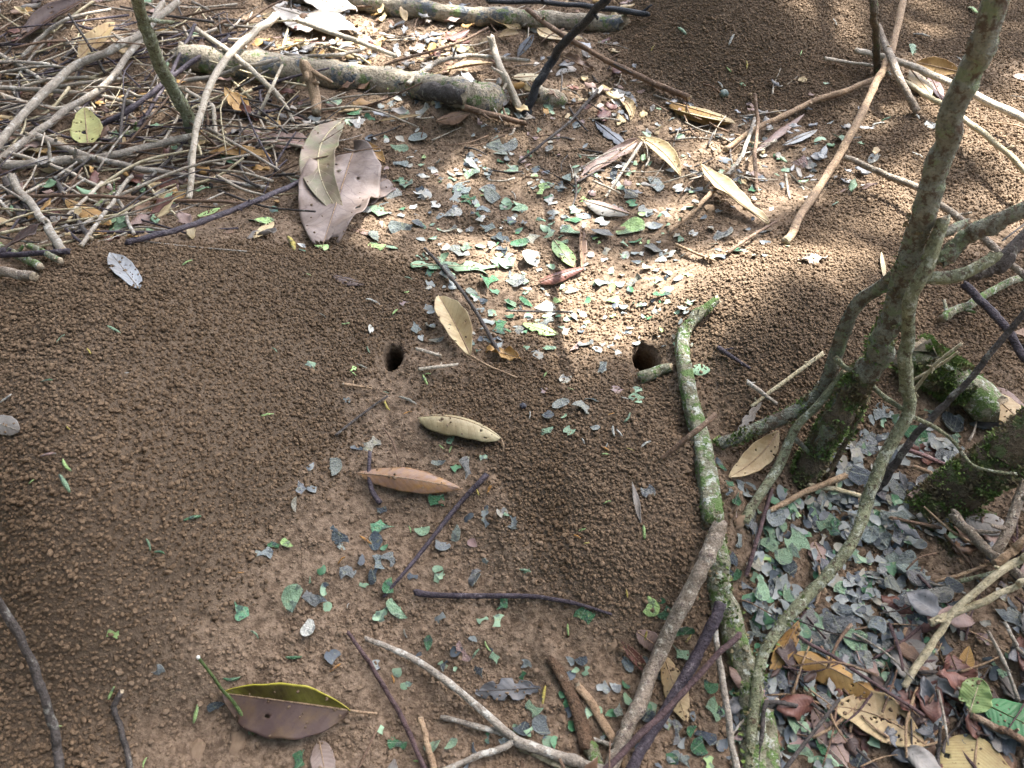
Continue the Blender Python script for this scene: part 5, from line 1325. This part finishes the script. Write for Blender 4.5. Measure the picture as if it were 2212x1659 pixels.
def frag_mesh(kind, seed, thick=0.013):
    r = np.random.default_rng(seed)
    o = frag_outline(kind, r)
    o = o / np.abs(o).max() * 0.5
    n = len(o)
    c = np.zeros(2)
    kx, ky, kf = r.uniform(-0.55, 0.7), r.uniform(-0.6, 0.6), r.uniform(-0.35, 0.35)
    def zz(p):
        return kx * p[:, 0] ** 2 + ky * p[:, 1] ** 2 + kf * np.abs(p[:, 1]) * 0.5 + 0.08 * p[:, 0] * np.sin(p[:, 1] * 5)
    pts = np.vstack([c + (o - c) * s for s in (1.0, 0.6)] + [c[None]])
    top = np.column_stack((pts, zz(pts) + thick / 2))
    bot = np.column_stack((pts, zz(pts) - thick / 2))
    m = len(pts)
    V = np.vstack((top, bot, top[:n], bot[:n]))          # the cut edge has its own vertices, so it stays crisp
    F, M = [], []
    e = 2 * m
    for a in range(n):
        b = (a + 1) % n
        F += [(a, b, n + b, n + a), (n + a, n + b, 2 * n)]
        F += [(m + b, m + a, m + n + a, m + n + b), (m + n + b, m + n + a, m + 2 * n)]
        M += [0, 0, 0, 0]
        F.append((e + b, e + a, e + n + a, e + n + b)); M.append(1)
    return V, F, M
KINDS_F = ['rounded', 'half-moon', 'notched', 'hooked', 'three-pointed', 'half-moon', 'hooked', 'rounded', 'half-moon', 'strip']
PROTO = []
for k, kd in enumerate(KINDS_F * 5):
    V, F, M = frag_mesh(kd, 900 + k)
    PROTO.append((kd, V, F, M, mesh_np('leaf_fragment', V, F, (M_FRAG, M_RIM), mat_idx=M)))

LAND = [(850, 780, 'the smaller burrow'), (1396, 780, 'the wider burrow'), (993, 920, 'the arched tan leaf'), (885, 1035, 'the orange-brown leaf'), (980, 710, 'the folded straw leaf'),
        (640, 1540, 'the wet two-tone leaf'), (1000, 575, 'the chewed green strip'), (740, 380, 'the greenish long leaf'), (1225, 550, 'the fresh light-green leaf'), (1312, 447, 'the pink-and-white leaf'),
        (1215, 592, 'the curled reddish leaf'), (1495, 800, 'the lichened stick bend'), (1525, 1010, 'the lichened stick'), (1110, 1287, 'the long purple stalk'), (940, 1155, 'the diagonal purple stalk'),
        (1425, 338, 'the cupped tan leaf'), (1310, 350, 'the twisted dark-pink leaf'), (1510, 250, 'the folded leaf pair'), (1590, 420, 'the large cupped leaf'), (1130, 245, 'the black sapling'),
        (760, 170, 'the fallen log'), (1100, 1595, 'the twig fork'), (1400, 1450, 'the bare grey stick'), (1480, 1440, 'the dark-purple stick'), (1640, 990, 'the pale curled leaf'),
        (1740, 1030, 'the thick shrub stem'), (1895, 1040, 'the sapling bend'), (1790, 1240, 'the sapling stem'), (1990, 1110, 'the mossy stem'), (2060, 850, 'the mossy log'),
        (1800, 1460, 'the golden-tan leaf'), (1900, 1570, 'the holed tan leaf'), (2060, 1330, 'the pale jointed stick'), (2100, 1500, 'the corner green leaf'), (1655, 1450, 'the sapling base'),
        (1165, 712, 'the burrow-side green leaf'), (1740, 440, 'the long tan pole'), (1895, 160, 'the dark upright stem'), (1255, 1540, 'the caked stick'), (1100, 1490, 'the chewed slate leaf'),
        (300, 800, 'the big mound face'), (270, 580, 'the torn silvery leaf'), (260, 1530, 'the crooked dark twig'), (1740, 560, 'the crumpled white leaf'), (1600, 150, 'the far mound')]
DIRW = ['right of', 'behind and right of', 'behind', 'behind and left of', 'left of', 'before and left of', 'before', 'before and right of']

def where(vx, vy):
    best = min(LAND, key=lambda l: (l[0] - vx) ** 2 + ((l[1] - vy) * 1.2) ** 2)
    dx, dy = vx - best[0], -(vy - best[1]) * 1.2
    d = math.hypot(dx, dy)
    k = int(round(math.atan2(dy, dx) / (math.pi / 4))) % 8
    if d < 16: return 'at ' + best[2]
    return DIRW[k] + ' ' + best[2]

items = []
for key, s in FR.items():
    ox, oy = TILE[key]
    for tok in s.split():
        a, b, c = tok.split(',')
        items.append((ox + float(a) * 0.27344, oy + float(b) * 0.27344, float(c[:-1]) * 0.27344, c[-1]))
# extra small pieces where the photograph is thick with them, too many to pick apart
rf = np.random.default_rng(61)
extra = []
for (x0, x1, y0, y1, n, pal) in ((900, 1500, 330, 760, 230, 'ssmmtwgsdlm'), (1620, 2000, 1060, 1480, 420, 'sssddmgts'), (1760, 2080, 900, 1180, 150, 'sssdtm'), (1560, 1900, 1480, 1660, 70, 'sdmgp'), (1120, 1480, 1440, 1660, 40, 'sdgm'),
                                 (700, 1350, 200, 420, 110, 'smtwpds'), (560, 1080, 1180, 1500, 18, 'sdm'), (1980, 2212, 1240, 1660, 60, 'spdt'), (1400, 1760, 240, 560, 60, 'smtwd')):
    for _ in range(n):
        extra.append((rf.uniform(x0, x1), rf.uniform(y0, y1), rf.uniform(12, 26) * (0.72 if y1 < 800 else 1.25), pal[rf.integers(len(pal))]))
def overlaps(e):
    return False
items.sort(key=lambda t: -t[2])
single, rest = items[:298], items[298:] + extra

def place(vx, vy, sz, clear=0.0):
    r = rf
    p = W(vx, vy, 0.003 + clear)
    s = px_m(p)
    n = gnormal(p[0], p[1], 0.02)
    q = n.to_track_quat('Z', 'Y')
    tilt = Matrix.Rotation(r.normal(0, 0.28), 4, Vector((math.cos(a := r.uniform(0, 6.28)), math.sin(a), 0)))
    Rm = q.to_matrix().to_4x4() @ tilt @ Matrix.Rotation(r.uniform(0, 6.28), 4, 'Z')
    S = sz * s * (1.42 if vy < 800 else (1.42 if vx > 1600 else 1.28))
    return Matrix.Translation(Vector(p)) @ Rm @ Matrix.Diagonal((S, S, S, 1)), S

used = {}
STRIPS = [p for p in PROTO if p[0] == 'strip']
for i, (vx, vy, sz, t) in enumerate(single):
    kd, V, F, M, me = PROTO[rf.integers(len(PROTO))] if sz < 58 else STRIPS[rf.integers(len(STRIPS))]
    dense = (1620 < vx < 2100 and vy > 960) or (vx > 1560 and vy > 1480)
    mtx, S = place(vx, vy, sz, clear=rf.uniform(0.0, 0.010) if dense else 0)
    o = link('leaf_fragment', me)
    o.matrix_world = mtx
    c = np.array(TINT[t][0]) * rf.uniform(0.75, 1.25)
    if t in 'sd': c = c * np.array((1 + rf.uniform(-.08, .12), 1 + rf.uniform(-.04, .06), 1 + rf.uniform(-.08, .1)))
    o.color = (*np.clip(c, 0, 1), 1)
    size = 'large ' if sz > 40 else ('small ' if sz < 26 else '')
    used.setdefault(f'{size}{TINT[t][1]} {kd} leaf fragment {where(vx, vy)}', []).append((vy, o))
ORD = ['nearest one', 'second nearest', 'third nearest', 'fourth nearest', 'fifth nearest', 'sixth nearest']
for lab, lst in used.items():
    lst.sort(key=lambda t: -t[0])
    for k, (_, o) in enumerate(lst):
        l2 = lab if len(lst) == 1 else f'{lab}, {ORD[min(k, 5)]}'
        tag(o, ' '.join(l2.split()[:16]), 'leaf fragment', 'cut leaf fragments strewn on the soil')

V0, F0, C0, M0 = [], [], [], []
off = 0
for vx, vy, sz, t in rest:
    kd, V, F, M, me = PROTO[rf.integers(len(PROTO))]
    dense = (1620 < vx < 2100 and vy > 960) or (vx > 1560 and vy > 1480)
    mtx, S = place(vx, vy, sz, clear=rf.uniform(-0.001, 0.005) if dense else -0.001)
    A = np.array(mtx)
    V0.append(V @ A[:3, :3].T + A[:3, 3])
    F0 += [tuple(i + off for i in f) for f in F]
    c = np.array(TINT[t][0]) * rf.uniform(0.7, 1.2)
    C0.append(np.tile((*np.clip(c, 0, 1), 1.0), (len(V), 1)))
    M0 += M
    off += len(V)
me = mesh_np('leaf_fragment_litter', np.vstack(V0), F0, (M_FRAG2, M_RIM), mat_idx=M0)
ca = me.color_attributes.new('tint', 'FLOAT_COLOR', 'POINT')
ca.data.foreach_set('color', np.vstack(C0).astype(np.float32).ravel())
tag(link('leaf_fragment_litter', me), 'mass of smaller leaf fragments filling the gaps between larger ones', 'leaf litter', kind='stuff')

# ------------------------------------------------------------------ slivers: tiny leaflets dropped on the mounds
def sliver_mesh(seed):
    r = np.random.default_rng(seed)
    u = np.linspace(0, 1, 8)
    w = 0.11 * np.sin(np.pi * np.clip(u * 0.9 + 0.05, 0, 1)) ** 0.5
    bend = r.uniform(-0.25, 0.25)
    V, F = [], []
    for i, x in enumerate(u):
        y = bend * 4 * x * (1 - x) * 0.5
        z = r.uniform(0.05, 0.25) * 4 * x * (1 - x) * 0.4
        for sy, dz in ((-1, 0), (0, 0.05), (1, 0), (0, -0.03)):
            V.append((x - 0.5, y + sy * w[i], z + dz))
    for i in range(7):
        for a in range(4):
            b = (a + 1) % 4
            F.append((i * 4 + a, i * 4 + b, i * 4 + 4 + b, i * 4 + 4 + a))
    F += [(0, 3, 2, 1), (28, 29, 30, 31)]
    return mesh_np('leaf_sliver', V, F, (M_FRAG,))
SL = [sliver_mesh(k) for k in range(8)]
used = {}
for key, s in SLIV.items():
    ox, oy = TILE[key]
    for tok in s.split():
        a, b, c = tok.split(',')
        vx, vy, sz, t = ox + float(a) * 0.27344, oy + float(b) * 0.27344, float(c[:-1]) * 0.27344, c[-1]
        o = link('leaf_sliver', SL[rf.integers(8)])
        o.matrix_world = place(vx, vy, sz, 0.001)[0]
        o.color = (*TINT[t][0], 1)
        used.setdefault(f'tiny {TINT[t][1]} leaf sliver {where(vx, vy)}', []).append((vy, o))
for lab, lst in used.items():
    lst.sort(key=lambda t: -t[0])
    for k, (_, o) in enumerate(lst):
        l2 = lab if len(lst) == 1 else f'{lab}, {ORD[min(k, 5)]}'
        tag(o, ' '.join(l2.split()[:16]), 'leaf sliver', 'tiny slivers dropped on the soil')

# round grey-green seed on the far mound, dark seed by the arched leaf
for vx, vy, sz, c, lab in ((1564, 202, 20, (0.12, 0.16, 0.13), 'round grey-green seed on the foot of the far mound'), (1130, 877, 15, (0.03, 0.03, 0.04), 'small black seed near the tip of the arched tan leaf')):
    p = W(vx, vy, 0.003); s = px_m(p) * sz / 2
    bmb = bmesh.new(); bmesh.ops.create_icosphere(bmb, subdivisions=3, radius=1)
    for v in bmb.verts:
        v.co *= 1 + 0.06 * math.sin(5 * v.co.x + 3 * v.co.y)
        if abs(v.co.x - 0.1) < 0.16 and v.co.y < 0.2: v.co *= 0.88
        v.co.z *= 0.85
    mb = bpy.data.meshes.new('seed'); bmb.to_mesh(mb); bmb.free()
    mb.polygons.foreach_set('use_smooth', np.ones(len(mb.polygons), bool))
    mb.materials.append(flatmat('seed', c, 0.4))
    o = link('seed', mb); o.location = p; o.scale = (s, s, s)
    tag(o, lab, 'seed')

# ------------------------------------------------------------------ fine litter behind the mound: countless twig ends and leaf crumbs
def fine_twigs(n, boxes, name, label, mats, seed, rr=(0.0008, 0.0022), ll=(0.02, 0.10), parent=None):
    r = np.random.default_rng(seed)
    V0, F0, M0, off = [], [], [], 0
    for _ in range(n):
        x0, x1, y0, y1 = boxes[r.integers(len(boxes))]
        p = W(r.uniform(x0, x1), r.uniform(y0, y1), r.uniform(0.001, 0.016))
        a = r.uniform(0, 6.28); L = r.uniform(*ll)
        d = np.array((math.cos(a), math.sin(a), r.normal(0, 0.12))) * L
        q = p + d
        m = (p + q) / 2 + r.normal(0, 0.05, 3) * L
        for P in (p, m, q):
            P[2] = max(P[2], float(ground(P[0], P[1])) + 0.001)
        rad = r.uniform(*rr)
        C = catmull(np.array((p, m, q)), 3)
        V, F, M, _s = tube(C, np.linspace(rad, rad * 0.6, len(C)), 5, 0.1, seed=int(r.integers(1e6)))
        V0.append(V); F0 += [tuple(i + off for i in f) for f in F]; M0 += [int(r.integers(len(mats)))] * len(F); off += len(V)
    return tag(link(name, mesh_np(name, np.vstack(V0), F0, [BARK[m] for m in mats], mat_idx=M0)), label, 'litter', kind='stuff')
TANGLE = [(-120, 420, 60, 520), (-120, 300, 130, 520), (-120, 650, -60, 330), (380, 700, 40, 420)]
fine_twigs(560, TANGLE, 'twig_litter', 'fine twig ends tangled behind the big mound', ['grey', 'pale', 'brown', 'dark', 'straw', 'purple'], 5, (0.0008, 0.0028), (0.04, 0.20))
fine_twigs(160, [(600, 1350, -60, 330), (1100, 1700, 150, 420)], 'twig_litter', 'fine twig crumbs around the fallen log', ['grey', 'pale', 'brown', 'dark'], 6, (0.0008, 0.002), (0.02, 0.08))
fine_twigs(110, [(1960, 2320, 950, 1660), (1640, 2000, 1280, 1660)], 'twig_litter', 'fine twig crumbs in the pile by the mossy stem', ['grey', 'tan', 'brown', 'dark', 'red'], 7, (0.0007, 0.0018), (0.02, 0.07))

def leaf_crumbs(n, boxes, name, label, mats, seed, sz=(0.012, 0.04)):
    r = np.random.default_rng(seed)
    V0, F0, M0, U0, off = [], [], [], [], 0
    for _ in range(n):
        x0, x1, y0, y1 = boxes[r.integers(len(boxes))]
        p = W(r.uniform(x0, x1), r.uniform(y0, y1), r.uniform(0.001, 0.014))
        a, L = r.uniform(0, 6.28), r.uniform(*sz)
        q = p + np.array((math.cos(a), math.sin(a), r.normal(0, 0.2))) * L
        P, U, Vv, keep, _f = leaf_surface(p, q, L * r.uniform(0.18, 0.32), 8, 5, curl=r.normal(0, 0.6), twist=r.normal(0, 0.6), wave=0.25, q=r.uniform(0.4, 0.9), seed=int(r.integers(1e6)), chew=r.uniform(0, 0.5))
        idx = np.arange(40).reshape(8, 5)
        F = np.stack((idx[:-1, :-1], idx[1:, :-1], idx[1:, 1:], idx[:-1, 1:]), -1).reshape(-1, 4) + off
        V0.append(P.reshape(-1, 3)); F0.append(F); M0 += [int(r.integers(len(mats)))] * len(F); U0.append(np.stack((U, Vv * .5 + .5), -1).reshape(-1, 2)); off += 40
    o = link(name, mesh_np(name, np.vstack(V0), np.vstack(F0), [LEAF[m] for m in mats], mat_idx=M0, uv=np.vstack(U0)))
    so = o.modifiers.new('thickness', 'SOLIDIFY'); so.thickness = 0.0005
    return tag(o, label, 'leaf litter', kind='stuff')
leaf_crumbs(260, [(-150, 650, -80, 500), (-150, 420, 200, 520)], 'leaf_litter', 'crumbled brown leaves among the tangled twigs', ['brown', 'tan', 'ochre', 'red', 'grey', 'pink', 'dark', 'tanpale', 'mint'], 15)
leaf_crumbs(330, [(580, 1380, -80, 260), (560, 1000, 0, 160)], 'leaf_litter', 'crumbled dead leaves around the logs', ['tan', 'ochre', 'tanpale', 'brown', 'pink', 'white', 'grey', 'silver', 'red', 'slate'], 16)
leaf_crumbs(90, [(1300, 1760, 170, 420), (1600, 1900, 220, 420)], 'leaf_litter', 'leaf crumbs on the clay below the far mound', ['tan', 'pink', 'silver', 'grey', 'slate', 'mint'], 17, (0.008, 0.025))
leaf_crumbs(170, [(1960, 2330, 880, 1700), (1620, 2212, 1440, 1700)], 'leaf_litter', 'dark leaf crumbs in the pile by the mossy stem', ['slate', 'grey', 'dark', 'red', 'brown', 'pink', 'slate'], 18)

fine_twigs(150, [(-600, 0, -60, 520), (2212, 2900, 200, 1700), (0, 2212, 1790, 2050)], 'twig_litter', 'fine twigs on the floor around the clearing', ['grey', 'brown', 'dark', 'tan'], 8, (0.0008, 0.003), (0.03, 0.16))
leaf_crumbs(260, [(-600, 0, -60, 560), (2240, 2900, 100, 1700), (0, 2212, 1800, 2150)], 'leaf_litter', 'dead leaves on the floor around the clearing', ['brown', 'tan', 'ochre', 'grey', 'pink', 'dark'], 19, (0.02, 0.07))

# ------------------------------------------------------------------ the leaf canopy overhead: it shades the floor and lets sun flecks through its gaps
FLECKS = [  # picture x, y, half-width, half-height, share of sunlight let through
    (1110, 500, 400, 220, 0.42), (1280, 630, 330, 190, 0.82), (1420, 680, 210, 160, 1.0), (1500, 710, 120, 100, 1.0), (1370, 800, 180, 100, 0.8),
    (1720, 640, 280, 160, 0.55), (2000, 350, 240, 160, 0.8), (2180, 430, 170, 190, 1.0), (1880, 500, 190, 120, 0.6), (1560, 420, 250, 160, 0.5),
    (2060, 50, 240, 90, 0.5), (2200, 230, 90, 110, 0.8), (690, 50, 220, 100, 0.75), (900, 110, 260, 100, 0.45), (380, 150, 300, 180, 0.3), (1250, 300, 290, 140, 0.34), (850, 640, 160, 120, 0.18), (1350, 380, 950, 480, 0.13), (1750, 60, 200, 140, 0.5), (1560, 60, 250, 120, 0.25)]
def canopy():
    r = np.random.default_rng(21)
    st = 0.0245
    gx_, gy_ = np.meshgrid(np.arange(-1.9, 2.1, st), np.arange(-0.35, 2.9, st))
    gx_ = gx_.ravel() + r.uniform(-st, st, gx_.size)
    gy_ = gy_.ravel() + r.uniform(-st, st, gy_.size)
    n = len(gx_)
    vx, vy = proj(gx_, gy_, np.zeros(n))
    T = np.full(n, 0.012)
    for fx, fy, a, b_, t in FLECKS:
        d = np.hypot((vx - fx) / a, (vy - fy) / b_)
        q = np.clip((1.2 - d) / 0.7, 0, 1)
        T = np.maximum(T, t * q * q * (3 - 2 * q))
    base_k = -math.log(0.012)
    keepp = np.clip(-np.log(T) / base_k, 0, 1)
    k = r.random(n) < keepp
    gx_, gy_ = gx_[k], gy_[k]
    h = r.uniform(4.5, 6.0, len(gx_))
    S = np.array(SUN_DIR)
    V, F = [], []
    for x, y, z in zip(gx_, gy_, h):
        c = np.array((x, y, 0)) + S * (z / S[2])
        a = r.uniform(0, 6.28)
        L, w = r.uniform(0.045, 0.075), r.uniform(0.02, 0.034)
        t = np.array((math.cos(a), math.sin(a), r.uniform(-.4, .4))); t /= np.linalg.norm(t)
        s = np.cross(t, (r.uniform(-.35, .35), r.uniform(-.35, .35), 1)); s /= np.linalg.norm(s)
        i = len(V)
        V += [c - t * L, c - t * L * .3 + s * w, c + t * L * .4 + s * w * .8, c + t * L, c + t * L * .4 - s * w * .8, c - t * L * .3 - s * w]
        F.append((i, i + 1, i + 2, i + 3, i + 4, i + 5))
    for _ in range(150):          # unseen lower bough, added to keep skylight off the near mound corner
        c = np.array((-0.62, 0.10, 0.0)) + np.array((0.45, 0.48, 0.78)) * 1.65 + r.normal(0, 1, 3) * np.array((0.26, 0.20, 0.08))
        if c[2] < 1.05: continue
        a = r.uniform(0, 6.28)
        L, w = r.uniform(0.06, 0.10), r.uniform(0.025, 0.04)
        t = np.array((math.cos(a), math.sin(a), r.uniform(-.4, .2))); t /= np.linalg.norm(t)
        s = np.cross(t, (r.uniform(-.35, .35), r.uniform(-.35, .35), 1)); s /= np.linalg.norm(s)
        i = len(V)
        V += [c - t * L, c - t * L * .3 + s * w, c + t * L * .4 + s * w * .8, c + t * L, c + t * L * .4 - s * w * .8, c - t * L * .3 - s * w]
        F.append((i, i + 1, i + 2, i + 3, i + 4, i + 5))
    m, nt, b = new_mat('canopy_leaf')
    b.inputs['Base Color'].default_value = (0.05, 0.11, 0.03, 1)
    b.inputs['Roughness'].default_value = 0.5
    o = link('canopy_foliage', mesh_np('canopy_foliage', V, F, (m,), smooth=False))
    tag(o, 'forest canopy foliage overhead, known by its dappled shade, with one added bough', 'canopy', kind='stuff')
canopy()

def foliage_dome():
    """unseen forest foliage round the clearing, a dome shaped to admit skylight from the sun side"""
    r = np.random.default_rng(33)
    V, F = [], []
    gap = np.array((0.45, 0.48, 0.78)); gap /= np.linalg.norm(gap)  # opening set so that skylight falls from one side
    n = 0
    while n < 7500:
        d = r.standard_normal(3); d /= np.linalg.norm(d)
        if d[2] < -0.02: continue
        open_ = np.dot(d, gap) + r.normal(0, 0.05)
        if open_ > 0.62 or r.random() < 0.03: continue
        n += 1
        c = np.array((0, 0.8, 0)) + d * r.uniform(6.2, 8.0)
        t = r.standard_normal(3); t /= np.linalg.norm(t)
        s = np.cross(t, r.standard_normal(3)); s /= np.linalg.norm(s)
        L = r.uniform(0.22, 0.42); w = L * r.uniform(0.35, 0.5)
        i = len(V)
        V += [c - t * L, c - t * L * .3 + s * w, c + t * L * .4 + s * w * .8, c + t * L, c + t * L * .4 - s * w * .8, c - t * L * .3 - s * w]
        F.append((i, i + 1, i + 2, i + 3, i + 4, i + 5))
    o = link('unseen_forest_foliage', mesh_np('unseen_forest_foliage', V, F, (bpy.data.materials['canopy_leaf'],), smooth=False))
    tag(o, 'unseen forest foliage around the clearing, shaped to direct the skylight', 'foliage', kind='stuff')
foliage_dome()
